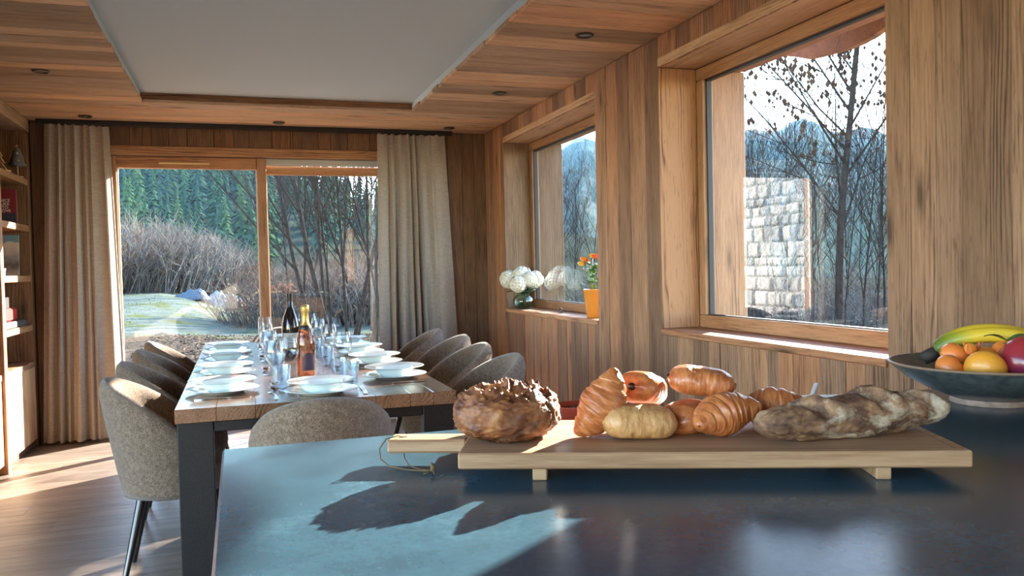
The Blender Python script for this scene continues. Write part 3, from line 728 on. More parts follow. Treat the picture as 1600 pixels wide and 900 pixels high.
# round walnut loaf
def loaf_pt(u, v):
    th = u*2*math.pi; ph = (v-.5)*math.pi
    n = Vector((math.cos(th)*math.cos(ph), math.sin(th)*math.cos(ph), math.sin(ph)))
    sq = lambda c: math.copysign(abs(c)**.72, c)
    p = Vector((n.x*.090, n.y*.086, sq(n.z)*.046+.042))
    top = sm(.25, .75, n.z)
    rg = 1-abs(noise.noise(n*2.6+Vector((4, 1, 2))))*2.6
    rg2 = 1-abs(noise.noise(n*4.6+Vector((1, 7, 3))))*2.8
    p += n*(.005*fbm(n*3.5)+.0010*fbm(n*14, 4))
    p.z += top*(.55+.9*max(0, noise.noise(n*1.7)))*(max(0, rg)**1.5*.013+max(0, rg2)**2*.010-.007)
    crack = max(0, 1-abs(n.x*.8+.3*noise.noise(n*2.5)-.38)*14)*sm(-.5, .1, n.z)*(1 if n.y < .3 else 0)
    p -= n*.005*crack
    if p.z < .001: p.z = .001+.02*max(-.05, p.z)
    return p
LOAF = crust('dark_crust', [(.32, (.034, .010, .005)), (.46, (.145, .044, .015)), (.58, (.30, .108, .036)), (.72, (.50, .235, .085))], 26, .5, .55, .18, coat=0, flour_c=(.46, .31, .19))
lo = MB().grid(lambda u, v: tuple(loaf_pt(u, v)), 150, 90, wu=True).obj('round_loaf', LOAF, None, True, mtx=on_board(.066, .124, .0, (0, 0, 35)))
tag(lo, 'dark crusty round loaf with a rugged top on the serving board', 'bread')

PASTRY = crust('glossy_pastry', [(.30, (.24, .056, .015)), (.48, (.47, .140, .040)), (.62, (.62, .235, .080)), (.78, (.74, .40, .18))], 34, .5, .34, 0, (4.5, 1, 1), .3)
PASTRY2 = crust('golden_pastry', [(.3, (.40, .17, .055)), (.5, (.58, .30, .115)), (.7, (.72, .44, .20))], 40, .6, .45, 0, (2.5, 1, 1), .15)
CHOC = plain('chocolate', (.03, .012, .007), .35)
def croissant(label, M, L=.135, Rm=.034, bend=95, seed=0, mat=PASTRY):
    bd_ = R(bend); Ra = L/bd_
    def pt(u, t):
        ph = (t-.5)*bd_; s = math.sin(math.pi*min(max(t, .0), 1))
        k = abs(t-.5)*2*4.2+.12; fr = k-math.floor(k)
        r = Rm*(s**.62*.8+s*s*.2)*(1.04-.095*fr**2.2)+.0015
        a = u*2*math.pi
        r *= 1+.03*math.sin(a*3+k*5+seed)+.05*noise.noise(Vector((math.cos(a)*1.5, math.sin(a)*1.5, t*7+seed*9)))
        c = Vector((Ra*math.sin(ph), Ra*math.cos(ph)-Ra*math.cos(bd_*.25), 0))
        d = Vector((math.sin(ph), math.cos(ph), 0))
        return tuple(c+d*(r*math.cos(a))+Vector((0, 0, r*math.sin(a)*.9)))
    o = MB().grid(pt, 32, 110, wu=True).obj('croissant', mat, None, True, mtx=M)
    return tag(o, label, 'croissant', 'croissants on the serving board')
def pain_choc(label, M, L=.115, W_=.040, H=.028, seed=0, mat=PASTRY):
    o = empty('chocolate_roll'); o.matrix_world = M
    def pt(u, t):
        x = (t*2-1); e = max(0, 1-abs(x)**3.2)**.42; a = u*2*math.pi
        ca, sa = math.cos(a), math.sin(a)
        q = lambda c, n: math.copysign(abs(c)**n, c)
        cre = max(0, 1-abs(((a+x*.25) % (2*math.pi))-2.15)*9)
        k = 1+.05*noise.noise(Vector((x*3+seed*5, ca*1.4, sa*1.4)))+.03*noise.noise(Vector((x*9+seed, ca*3, sa*3)))-.07*cre
        z = q(sa, .85)*H*e*k
        if z < -H*.8: z = -H*.8
        return (x*L/2*(1-.06*abs(sa)), q(ca, .85)*W_*e*k, z)
    body = MB().grid(pt, 40, 60, wu=True).obj('pastry', mat, o, True)
    for sx in (-1, 1):
        for sy in (.12,):
            MB().tube([(sx*(L/2-.014), sy*W_, .0), (sx*(L/2-.003), sy*W_*.65, -.001), (sx*(L/2-.0004), sy*W_*.65, -.001)], [.0075, .0070, .0058], 10).obj('chocolate_stick', CHOC, o, True)
    return tag(o, label, 'pastry', 'chocolate rolls on the serving board')
croissant('croissant standing on its tip beside the round loaf', on_board(.222, .118, .050, (-95, -58, 6)), .132, .036, 55, 1)
pain_choc('pale chocolate roll lying in front on the serving board', on_board(.284, .112, .024, (0, 3, 10)), .130, .042, .029, 2, PASTRY2)
pain_choc('chocolate roll on top of the pile facing front, next to the standing croissant', on_board(.298, .200, .066, (0, 14, 68)), .105, .040, .030, 3)
pain_choc('reddish chocolate roll half hidden at the bottom centre of the pile', on_board(.372, .165, .026, (0, 0, 55)), .11, .040, .028, 4)
pain_choc('chocolate roll lying across the top of the pile', on_board(.398, .185, .080, (0, 8, -6)), .118, .040, .026, 5)
croissant('croissant lying flat with one tip against the long loaf', on_board(.425, .112, .031, (0, -10, 25)), .135, .036, 80, 6)
croissant('croissant mostly hidden behind the long loaf', on_board(.520, .195, .034, (0, 5, 160)), .13, .035, 85, 8)

def settle(o, lift=0.0):
    '''rest a pastry on the board'''
    bpy.context.view_layer.update()
    ms = [o] if o.type == 'MESH' else [c for c in kids(o) if c.name.startswith('pastry')]
    lo_ = min((m.matrix_world @ v.co).z for m in ms for v in m.data.vertices)
    M = o.matrix_world.copy(); M.translation.z += CT+.0455+lift-lo_; o.matrix_world = M
for o in list(bpy.data.objects):
    if o.get('group') in ('croissants on the serving board', 'chocolate rolls on the serving board'):
        if 'top of the pile' not in o['label']: settle(o)
LOAF2 = crust('rustic_crust', [(.34, (.035, .017, .012)), (.46, (.15, .075, .042)), (.56, (.30, .165, .085)), (.72, (.52, .37, .24))], 24, .7, .75, .75, (.7, 1.3, 1.3), 0, (.62, .54, .42))
def bag_pt(u, t):
    x = t*2-1; a = u*2*math.pi; ca, sa = math.cos(a), math.sin(a)
    e = max(0, 1-abs(x)**3.0)**.5
    r = .0345*e*(1+.10*math.sin(x*5.2+.9))
    d = x*.185-ca*.02*0
    ear = 0
    for c0 in (-.52, .12, .66):
        q = (x-c0)*3.2+ca*.55
        ear += max(0, 1-abs(q-.25)*2.6)*.010-max(0, 1-abs(q+.18)*3.0)*.012
    up = sm(-.1, .7, sa)
    n = Vector((x*3, ca, sa))
    r2 = r+ear*up*e+.003*fbm(n*2.2)+.0014*fbm(n*7)
    z = sa*r2*1.0
    return (d, ca*r2*1.08+.010*math.sin(x*2.4), max(z, -.030))
bg_ = MB().grid(bag_pt, 72, 150, wu=True).obj('long_loaf', LOAF2, None, True, mtx=on_board(.632, .118, .031, (0, 0, 18)))
tag(bg_, 'long floury rustic loaf at the right end of the serving board', 'bread')

o = empty('jam_dish', (.672, 1.555, CT+.0006), R(-20), 'small red brown dish of dark berry jam behind the serving board', 'dish')
RED_GL = plain('red_glaze', (.24, .045, .028), .25, coat=.4)
OV = Matrix.Diagonal((1.35, 1, 1, 1))
MB().lathe([(0, 0), (.034, 0), (.046, .012), (.054, .040), (.056, .043), (.053, .044), (.045, .020), (.033, .006), (0, .005)], 36, OV).obj('dish', RED_GL, o, True, 40)
MB().grid(lambda u, v: (v*.049*1.35*math.cos(u*6.2832), v*.049*math.sin(u*6.2832), .034+.003*fbm((v*math.cos(u*6.28)*8, v*math.sin(u*6.28)*8, 1))), 40, 14, wu=True).obj('jam', plain('dark_jam', (.012, .006, .008), .12, coat=.5), o, True)
o = empty('butter_plate', (1.235, 1.505, CT+.0006), R(-20), 'narrow white plate behind the long loaf', 'plate')
MB().cbox(-.105, .105, -.05, .05, 0, .006, .003).cbox(-.115, .115, .05, .058, .004, .022, .003).cbox(-.115, .115, -.058, -.05, .004, .022, .003).cbox(-.115, -.105, -.058, .058, .004, .022, .003).cbox(.105, .115, -.058, .058, .004, .022, .003).obj('plate', CHINA, o)
kn_ = empty('butter_knife', (1.155, 1.478, CT+.024), 0, 'butter knife with a pale handle leaning on the white plate', 'knife')
KR = Euler((0, R(-42), R(30))).to_matrix().to_4x4()
MB().cbox(0, .055, -.006, .006, -.004, .004, .003, KR).obj('handle', plain('pale_handle', (.6, .58, .55), .4), kn_)
MB().cbox(-.02, .0, -.006, .006, -.001, .001, .0005, KR).obj('blade', STEEL, kn_)

# ------------------------------------------------------------------ fruit bowl
BX, BY = 1.60, 1.425
bw = empty('fruit_bowl', (BX, BY, CT+.0006), 0, 'wide dark blue grey pottery bowl holding fruit on the counter', 'bowl')
t = NT('blue_grey_glaze'); nn = t.noise(t.coord(), 60, 5)
t.P(Base_Color=t.ramp(nn, [(.35, (.055, .064, .064)), (.7, (.12, .135, .13))]), Roughness=.33, Coat_Weight=.3, Coat_Roughness=.2); t.bump(nn, .15, .002)
MB().lathe([(0, .012), (.078, .012), (.090, .016), (.130, .033), (.175, .058), (.208, .086), (.212, .090), (.208, .0915), (.170, .064), (.125, .040), (.085, .025), (0, .021)], 72).obj('body', t.m, bw, True, 40)
MB().lathe([(.2085, .0865), (.2128, .0895), (.2122, .0920), (.2075, .0925)], 72).obj('rim', plain('brown_rim', (.26, .16, .10), .4), bw, True)
MB().lathe([(.066, .013), (.064, 0), (.082, 0), (.0835, .004), (.081, .0125)], 48).obj('foot_ring', plain('bare_clay', (.40, .27, .20), .8, nscale=60), bw, True, 40)
def citrus_mat(name, c):
    t = NT(name); t.P(Base_Color=c, Roughness=.38, Coat_Weight=.2); t.bump(t.voro(t.coord(), 420), .35, .0008); return t.m
MAND = citrus_mat('mandarin_peel', (.80, .23, .045)); ORAN = citrus_mat('orange_peel', (.80, .34, .035))
STEMG = plain('fruit_stem', (.12, .15, .04), .7); LEAFG = plain('leaf_green', (.045, .11, .030), .45, nscale=30)
vr = Vector((math.cos(R(-40)), math.sin(R(-40)), 0)); vd = Vector((math.sin(R(40)), math.cos(R(40)), 0))   # across / away as seen from the room
def at_bowl(a, d, z): return Vector((BX, BY, CT))+vr*a+vd*d+Vector((0, 0, z))
def citrus(label, pos, r, mat, cat, name, flat=.88, rot=(0, 0, 0)):
    o = empty(name, pos, 0, label, cat); o.rotation_euler = [R(q) for q in rot]
    MB().lathe([(r*math.sin(math.pi*i/16)*(1 if 0 < i < 16 else 0), -r*flat*math.cos(math.pi*i/16)*(1-.10*math.exp(-(16-i)**2/3))) for i in range(17)], 28).obj('peel', mat, o, True)
    MB().lathe([(0, r*flat*.90), (.005, r*flat*.905), (.004, r*flat*.945), (0, r*flat*.95)], 8).obj('stem_end', STEMG, o, True)
    return o
citrus('mandarin at the left front of the fruit bowl', at_bowl(-.088, -.060, .082), .032, MAND, 'mandarin', 'mandarin', rot=(55, 0, 40))
citrus('mandarin in the fruit bowl beneath the bananas', at_bowl(-.072, -.005, .106), .031, MAND, 'mandarin', 'mandarin', rot=(20, 20, 0))
citrus('mandarin in the middle of the fruit bowl behind the orange', at_bowl(-.012, -.005, .098), .030, MAND, 'mandarin', 'mandarin', rot=(-30, 20, 0))
citrus('mandarin with leaf, tucked behind the red mango', at_bowl(.030, .005, .112), .030, MAND, 'mandarin', 'mandarin', rot=(20, -20, 0))
citrus('smooth yellow orange fruit at the front of the bowl', at_bowl(-.022, -.085, .084), .043, ORAN, 'orange', 'orange_fruit', .80, (0, 70, 30))
ph = empty('physalis', at_bowl(-.045, -.040, .124), 0, 'small orange physalis with an open papery husk in the fruit bowl', 'physalis')
MB().lathe([(.013*math.sin(math.pi*i/10) if 0 < i < 10 else 0, -.013*math.cos(math.pi*i/10)) for i in range(11)], 16).obj('berry', ORAN, ph, True)
HUSK = plain('orange_husk', (.75, .20, .06), .6)
for i in range(5):
    a = i*2*math.pi/5
    MB().grid(lambda u, v: ((.010+.018*v)*math.cos(a+(u-.5)*1.1*(1-v)), (.010+.018*v)*math.sin(a+(u-.5)*1.1*(1-v)), -.010+.028*v-.004*abs(u-.5)), 7, 6).obj('husk_petal', HUSK, ph, True)
t = NT('mango_skin'); p = t.coord('Generated'); s_ = t.new('ShaderNodeSeparateXYZ'); t.set(s_.inputs[0], p)
t.P(Base_Color=t.ramp(t.math('ADD', t.math('MULTIPLY', s_.outputs[2], .6), t.math('MULTIPLY', t.noise(t.coord(), 26, 4), .5)), [(.25, (.10, .012, .03)), (.5, (.20, .014, .035)), (.75, (.34, .03, .04))]), Roughness=.28, Coat_Weight=.35)
mg = MB().grid(lambda u, v: tuple(Vector((math.cos(u*6.2832)*math.sin(v*math.pi)*.056, math.sin(u*6.2832)*math.sin(v*math.pi)*.062*(1+.1*math.cos(v*3.14)), -math.cos(v*math.pi)*.056))*(1+.02*math.sin(u*6.28))), 36, 22, wu=True)
o = empty('mango', at_bowl(.062, -.060, .099), 0, 'large dark red mango at the right of the fruit bowl', 'mango')
mg.obj('skin', t.m, o, True); MB().tube([(0, 0, .055), (.002, 0, .062)], [.004, .003], 8).obj('stem_end', STEMG, o, True)
bn = empty('banana_bunch', at_bowl(.0, .055, .128), 0, 'bunch of yellow bananas with a dark stem lying across the fruit bowl', 'bananas')
t = NT('banana_skin'); s_ = t.new('ShaderNodeSeparateXYZ'); t.set(s_.inputs[0], t.coord('UV'))
t = NT('banana_skin'); s_ = t.new('ShaderNodeSeparateXYZ'); t.set(s_.inputs[0], t.coord('Generated'))
t.P(Base_Color=t.ramp(s_.outputs[0], [(.02, (.10, .14, .02)), (.13, (.30, .32, .025)), (.26, (.68, .48, .035)), (1, (.78, .54, .05))]), Roughness=.45)
for j, (dd, dz, tw) in enumerate(((-.02, 0, 0), (.018, .004, .12), (.05, -.002, .26))):
    pts = []; rad = []
    for i in range(22):
        s = i/21; an = R(165-150*s)
        p = Vector((.118*math.cos(an)+.012, 0, .062*math.sin(an)-.040+dz)); yy = dd*sm(0, .35, s)+tw*.12*s
        pts.append(vr*p.x+vd*yy+Vector((0, 0, p.z)))
        rad.append(.0185*min(1, (s*9+.55), ((1-s)*7+.3)))
    MB().tube(pts, rad, 7).obj('banana', t.m, bn, True)
MB().tube([vr*-.132+Vector((0, 0, -.038)), vr*-.116+Vector((0, 0, -.030)), vr*-.100+Vector((0, 0, -.020))], [.015, .0165, .015], 8).obj('stem', plain('banana_stem', (.030, .022, .018), .7), bn, True)
def leaf_mesh(L=.05, W_=.018, curl=.012, nu=8, nv=5):
    b = MB(); f = lambda u, v: ((u)*L, (v*2-1)*W_*math.sin(math.pi*min(.98, u*.96+.02))**.8, curl*math.sin(u*3)-.3*abs(v-.5)*W_)
    b.grid(f, nu, nv); b.grid(lambda u, v: tuple(Vector(f(u, v))-Vector((0, 0, .0006))), nu, nv); return b.mesh('leaf', True)
o = empty('mandarin_leaf', at_bowl(.030, -.010, .143), 0, 'dark green mandarin leaf sprig lying on the fruit', 'leaf')
for i, (a, e) in enumerate(((-25, 5), (-50, -12), (150, -10))):
    link('leaf_blade', leaf_mesh(.046, .012, .008), LEAFG, o, (0, 0, 0), (R(10), R(e), R(a)))

# ------------------------------------------------------------------ flowers and things on the far window sill
SZ = SILL+.0006
vs_ = empty('hydrangea_vase', (2.145, 6.22, SZ), 0, 'round clear glass vase of white hydrangeas on the far window sill', 'vase')
MB().lathe([(0, 0), (.045, 0), (.066, .014), (.082, .045), (.080, .078), (.062, .105), (.054, .112), (.052, .112), (.060, .104), (.077, .078), (.079, .045), (.064, .017), (.044, .004), (0, .004)], 36).obj('vase', VASEGLASS, vs_, True, 60)
MB().lathe([(0, .006), (.044, .006), (.062, .018), (.077, .045), (.076, .072), (0, .073)], 28).obj('water', thin_glass('vase_water', (.72, .82, .76), 1.33, 0, .8), vs_, True, 40)
PETAL = plain('white_petal', (.80, .79, .68), .7, nscale=25, namt=.08)
def hydrangea(seed):
    rr = random.Random(seed); b = MB(); n = 95
    for i in range(n):
        z = 1-2*(i+.5)/n; r = math.sqrt(max(0, 1-z*z)); a = i*2.39996
        d = Vector((r*math.cos(a), r*math.sin(a), z))
        q = d.to_track_quat('Z', 'Y').to_matrix().to_4x4()
        M = Matrix.Translation(d*(.058+rr.uniform(-.004, .005))) @ q @ Matrix.Rotation(rr.uniform(0, 1.5), 4, 'Z')
        for k in range(4):
            c, s = math.cos(k*math.pi/2), math.sin(k*math.pi/2); e = .0115
            b.add([(0, 0, 0), (e*(c-s)*.75, e*(s+c)*.75, .002), (e*c*1.5, e*s*1.5, .004), (e*(c+s)*.75, e*(s-c)*.75, .002)][::1], [(0, 1, 2, 3)], M)
    b.lathe([(.054*math.sin(math.pi*i/8) if 0 < i < 8 else 0, -.054*math.cos(math.pi*i/8)) for i in range(9)], 12)
    return b.mesh('flower_head', True)
hm = [hydrangea(i) for i in range(3)]
for i, (dx, dy, dz, s) in enumerate(((-.10, .05, .235, 1.15), (-.055, -.055, .20, 1.1), (.02, .05, .27, 1.1), (.035, -.07, .235, .95), (.095, -.02, .23, 1.12), (-.02, -.0, .265, 1.0), (.09, .06, .20, 1.0))):
    h = link('flower_head', hm[i % 3], PETAL, vs_, (dx, dy, dz), (i, i*.7, i*1.3)); h.scale = (s, s, s)
    MB().tube([(dx*.2, dy*.2, .012), (dx*.3, dy*.3, .10), (dx*.9, dy*.9, dz-.02)], .0035, 6).obj('stem', LEAFG, vs_, True)
HLEAF = plain('dark_leaf', (.020, .050, .022), .5, nscale=20)
for i, (a, e, L) in enumerate(((-80, 18, .12), (-40, 40, .11), (-120, 35, .10), (10, 15, .12), (-95, 62, .10), (170, 20, .11))):
    link('leaf', leaf_mesh(L, .034, .02), HLEAF, vs_, (.02*math.cos(R(a)), .02*math.sin(R(a)), .115), (0, R(-e*.6), R(a)))

pt = empty('rose_pot', (2.175, 4.885, SZ), 0, 'orange glazed flower pot of orange roses at the near end of the far window sill', 'potted plant')
ORP = plain('orange_glaze', (.80, .30, .045), .22, coat=.6)
MB().lathe([(0, 0), (.050, 0), (.054, .006), (.066, .08), (.076, .165), (.079, .170), (.079, .182), (.073, .183), (.069, .16), (0, .158)], 40, fn=lambda a, r, z: r*(1+(.012*math.sin(7*a+z*60)*math.sin(z*40) if .02 < z < .14 else 0))).obj('pot', ORP, pt, True, 50)
rr = random.Random(3); LF = [plain('rose_leaf', (.06, .17, .02), .4, nscale=40), plain('rose_leaf_light', (.16, .30, .03), .4)]
lm = leaf_mesh(.045, .016, .006, 6, 3)
for i in range(46):
    a = rr.uniform(0, 360); r = rr.uniform(.0, .065); z = rr.uniform(.185, .345)
    me = lm if i % 3 else leaf_mesh(.04, .015, .008, 6, 3)
    link('leaf', me, LF[i % 3 == 0], pt, (r*math.cos(R(a)), r*math.sin(R(a)), z), (rr.uniform(-.5, .5), rr.uniform(-.9, .5), R(a)))
RO = [plain('orange_petal', (.85, .30, .05), .6), plain('coral_petal', (.80, .16, .06), .6), plain('yellow_petal', (.85, .50, .07), .6)]
for i, (dx, dy, z) in enumerate(((-.055, .045, .375), (-.03, .07, .36), (.0, .03, .395), (.03, -.02, .385), (-.02, -.05, .39), (-.06, .07, .345))):
    MB().tube([(dx*.2, dy*.2, .16), (dx*.7, dy*.7, .28), (dx, dy, z-.01)], .0022, 5).obj('stem', LF[0], pt, True)
    b = MB()
    for k in range(9):
        a0 = k*2.4; rr0 = .006+.0018*k
        b.grid(lambda u, v: ((rr0+.008*v*v)*math.cos(a0+(u-.5)*1.9), (rr0+.008*v*v)*math.sin(a0+(u-.5)*1.9), -.012+.030*v*(1-.04*k)-.003*(u-.5)**2), 7, 5)
    b.obj('rose', RO[i % 3], pt, True, loc=(dx, dy, z))
gl = empty('eyeglasses', (2.150, 5.42, SZ), R(75), 'folded dark eyeglasses lying on the far window sill', 'eyeglasses')
for sx in (-1, 1):
    MB().tube([(sx*.033+.026*math.cos(a*math.pi/8), .0, .020+.018*math.sin(a*math.pi/8)) for a in range(17)], .0025, 6).obj('lens_rim', BLACK_LEG, gl, True)
    MB().tube([(sx*.060, .002, .026), (sx*.055, .012+sx*.004, .020), (-sx*.055, .014+sx*.005, .008)], .002, 6).obj('temple_arm', BLACK_LEG, gl, True)
MB().tube([(-.008, 0, .026), (0, 0, .029), (.008, 0, .026)], .002, 6).obj('bridge', BLACK_LEG, gl, True)

# ================================================================== OUTSIDE
def polar(yaw, d): return (math.sin(R(yaw))*d, math.cos(R(yaw))*d)
def zt(x, y):
    l = 1-sm(-2.5, .9, x)
    z = -.12+l*(.25*sm(8, 19, y)+.50*sm(17.5, 29, y))
    z += .05*noise.noise(Vector((x*.6, y*.6, 3)))*sm(9, 14, y)*sm(26, 18, y)+.10*noise.noise(Vector((x*.25, y*.25, 1)))*sm(16, 22, y)
    e = max(0, x-6-.05*y)
    z -= 6.5*sm(0, 30, e)
    return z
def ground_mat():
    t = NT('garden_ground'); p = t.coord(); s = t.new('ShaderNodeSeparateXYZ'); t.set(s.inputs[0], p)
    n1 = t.noise(p, .9, 5, .6); n2 = t.noise(p, 16, 5, .7); n3 = t.noise(p, 3.0, 5)
    mul = t.ramp(n2, [(.3, (.040, .030, .023)), (.5, (.095, .073, .055)), (.7, (.18, .14, .105))])
    emb = t.ramp(t.math('ADD', t.math('MULTIPLY', n2, .6), t.math('MULTIPLY', n3, .4)), [(.3, (.050, .066, .060)), (.5, (.10, .125, .11)), (.7, (.17, .195, .165))])
    emb = t.mix(t.ramp(n1, [(.52, (0, 0, 0)), (.66, (1, 1, 1))]), emb, (.085, .10, .038))
    yb = t.math('ADD', s.outputs[1], t.math('MULTIPLY', t.math('SUBTRACT', n1, .5), 3.0))
    f = t.new('ShaderNodeMapRange'); t.set(f.inputs[0], yb); f.inputs[1].default_value = 17.2; f.inputs[2].default_value = 18.0
    t.P(Base_Color=t.mix(f.outputs[0], mul, emb), Roughness=.95, Specular_IOR_Level=0.0); t.bump(n2, .8, .05)
    return t.m
xs = [-60, -40, -25]+[-16+i*.8 for i in range(51)]+[28, 34, 42, 55, 75]
ysg = [-40, -20, -8, 0, 4]+[7+i*.5 for i in range(70)]+[44, 48, 54, 62]
g = MB(); vs = [(x, y, zt(x, y)) for y in ysg for x in xs]; nx = len(xs)
g.add(vs, [(j*nx+i, j*nx+i+1, (j+1)*nx+i+1, (j+1)*nx+i) for j in range(len(ysg)-1) for i in range(nx-1)])
tag(g.obj('ground', ground_mat(), None, True), 'garden ground of wood chips and pale grassy bank outside', kind='structure')

rr = random.Random(11)
b = MB()
for i in range(5200):
    d = 7.5+10.5*rr.random()**.8; yaw = rr.uniform(-12, 10); x, y = polar(yaw, d)
    if y < 7.4 or x < -1.6 or (zt(x, y) > .3): continue
    L, W_ = rr.uniform(.03, .085), rr.uniform(.012, .03)
    M = Matrix.Translation((x, y, zt(x, y)+.012)) @ Euler((rr.uniform(-.6, .6), rr.uniform(-.5, .5), rr.uniform(0, 6.3))).to_matrix().to_4x4()
    b.box(-L/2, L/2, -W_/2, W_/2, -.005, .005, M)
tag(b.obj('mulch', plain('wood_chips', (.13, .10, .075), .95, spec=0, nscale=3.5, namt=.6)), 'loose brown wood chip mulch spread outside the sliding door', 'mulch', kind='stuff')
b = MB()
for i in range(700):
    d = rr.uniform(18.5, 33); yaw = rr.uniform(-9, 10); x, y = polar(yaw, d)
    if noise.noise(Vector((x*.5, y*.5, 9))) < -.02: continue
    h = rr.uniform(.03, .08); a = rr.uniform(0, 6.3); z = zt(x, y); c, s = math.cos(a)*.012, math.sin(a)*.012
    b.add([(x-c, y-s, z), (x+c, y+s, z), (x+rr.uniform(-.05, .05), y+rr.uniform(-.05, .05), z+h)], [(0, 1, 2)])
tag(b.obj('grass', plain('yellow_green_grass', (.13, .15, .085), .9, spec=0, nscale=.6, namt=.5)), 'sparse yellow green grass blades on the bank', 'grass', kind='stuff')

# tarpaulins and timber beyond the bank
def tarp(label, x, y, sx, sy, h, mat, seed):
    def f(u, v):
        a = u*2*math.pi; r = v; px, py = r*math.cos(a)*sx, r*math.sin(a)*sy
        n = fbm((px*2.2+seed, py*2.2, seed)); z = h*(max(0, 1-r*r)**.6)*(1+.9*n)+.03*(1-r)
        return (px, py, z)
    b = MB().grid(f, 48, 16, wu=True); b.grid(lambda u, v: (v*math.cos(-u*6.2832)*sx, v*math.sin(-u*6.2832)*sy, -.02), 24, 2, wu=True)
    return tag(b.obj('tarpaulin', mat, None, True, 25, loc=(x, y, zt(x, y)+.0)), label, 'tarpaulin')
WT = plain('white_tarp', (.22, .245, .27), .35); BT_ = plain('blue_tarp', (.05, .085, .12), .5)
x, y = polar(-1.2, 28.5); tarp('crumpled white tarpaulin on the bank behind the sliding door', x, y, .8, .5, .42, WT, 1)
x, y = polar(-2.9, 28.0); tarp('dark blue tarpaulin heap beside the white tarpaulin', x, y, .55, .4, .24, BT_, 4)
x, y = polar(.6, 29.5); tarp('low blue tarpaulin heap right of the white tarpaulin', x, y, .7, .5, .35, BT_, 7)
x, y = polar(5.2, 21); tarp('white tarpaulin sheet among the bare trees', x, y, .5, .35, .25, WT, 9)
for i, (yaw, d, L, rx, rz) in enumerate(((.3, 28, 1.3, 40, 20), (.55, 28.2, 1.2, -35, -10), (.1, 28.6, 1.0, 20, 60))):
    x, y = polar(yaw, d)
    q = MB().cbox(-L/2, L/2, -.04, .04, -.025, .025, .004).obj('timber_plank', W_BEAM, loc=(x, y, zt(x, y)+.10+L/2*math.sin(R(abs(rx)))), rot=(0, R(rx), R(rz)))
    tag(q, ('long pale timber leaning left on the bank', 'pale timber leaning right on the bank', 'short pale timber lying low on the bank')[i], 'timber', 'loose timber on the bank')

# bare deciduous trees
BARK = plain('grey_brown_bark', (.030, .026, .024), .9, spec=0, nscale=14, namt=.5, bump=.6)
BARK_PALE = plain('pale_grey_bark', (.17, .15, .13), .9, spec=0, nscale=14, namt=.4, bump=.5)
TWIG = plain('grey_twig', (.15, .13, .115), .9, spec=0)
def grow(b, tips, p, d, L, r, lev, rr, spread, sides, kk=(13, 6, 4, 3), bl=1.0):
    n = 4 if lev == 0 else 3
    pts = [p]; q = p.copy(); dd = d.copy(); rads = [r]
    for i in range(n):
        dd = (dd+Vector((rr.uniform(-1, 1), rr.uniform(-1, 1), rr.uniform(-.3, .9)))*(.07 if lev == 0 else .14)).normalized()
        q = q+dd*(L/n); pts.append(q.copy()); rads.append(max(.004, r*(1-.72*(i+1)/n)))
    b.tube(pts, rads, sides[lev], cap=False)
    if lev >= len(sides)-1: tips.append(pts[-1]); return
    k = kk[lev]
    for i in range(k):
        s = (.22 if lev == 0 else .15)+(.78 if lev == 0 else .85)*(i+rr.random())/k
        j = min(n-1, int(s*n)); t = s*n-j; o = pts[j].lerp(pts[j+1], min(1, t)); base = (pts[j+1]-pts[j]).normalized()
        ax = base.orthogonal(); ax.rotate(Matrix.Rotation(rr.uniform(0, 6.3), 3, base))
        nd = (base*math.cos(spread)+ax*math.sin(spread)); nd = (nd+Vector((0, 0, .28))).normalized()
        grow(b, tips, o, nd, L*rr.uniform(.34, .58)*(1.15-.45*s)*bl, rads[j]*(.50 if bl > .9 else .38), lev+1, rr, spread*rr.uniform(.8, 1.15), sides, kk, bl if lev < 0 else 1.0)
def bare_tree(seed, h, r, lean=(0, 0), spread=.62, sides=(8, 5, 4, 3), kk=(13, 6, 4, 3), bl=1.0):
    rr = random.Random(seed); b = MB(); tips = []
    grow(b, tips, Vector((0, 0, -.1)), Vector((lean[0], lean[1], 1)).normalized(), h, r, 0, rr, spread, sides, kk, bl)
    return b, tips
TM = []
for i, (h, r, lean, sp) in enumerate(((7.5, .045, (-.28, .1), .5), (8, .038, (0, 0), .5), (6.5, .034, (.12, 0), .5), (7, .036, (-.1, -.1), .6), (8.5, .042, (.22, .05), .5))):
    b, tips = bare_tree(20+i, h, r, lean, sp); TM.append(b.mesh('bare_tree', True))
def place_tree(i, yaw, d, s, rz, label, grp, mat=BARK, kind='bare_tree', dz=0):
    x, y = polar(yaw, d); me = TM[i]
    if not me.materials: me.materials.append(mat)
    o = link(kind, me, mat, None, (x, y, zt(x, y)+dz), (0, 0, R(rz))); o.scale = (s, s, s)
    return tag(o, label, 'tree', grp)
G1 = 'bare trees outside the sliding door'
for k_, (i, yaw, d, s, rz, lab) in enumerate([
        (0, 6.1, 13.5, .95, 0, 'leaning bare tree crossing the middle of the right door pane'), (0, 5.0, 15, .9, 8, 'leaning bare tree next to the door mullion'),
        (1, 5.6, 17, .95, 40, 'straight bare tree with a forked top in the right door pane'), (4, 7.2, 15, .85, 0, 'bare tree leaning towards the right curtain'),
        (2, 8.2, 12, .95, 10, 'thin bare tree beside the right curtain edge'), (3, 8.9, 15, 1, 200, 'bare tree half hidden by the right curtain')]):
    place_tree(i, yaw, d, s, rz, lab, G1)
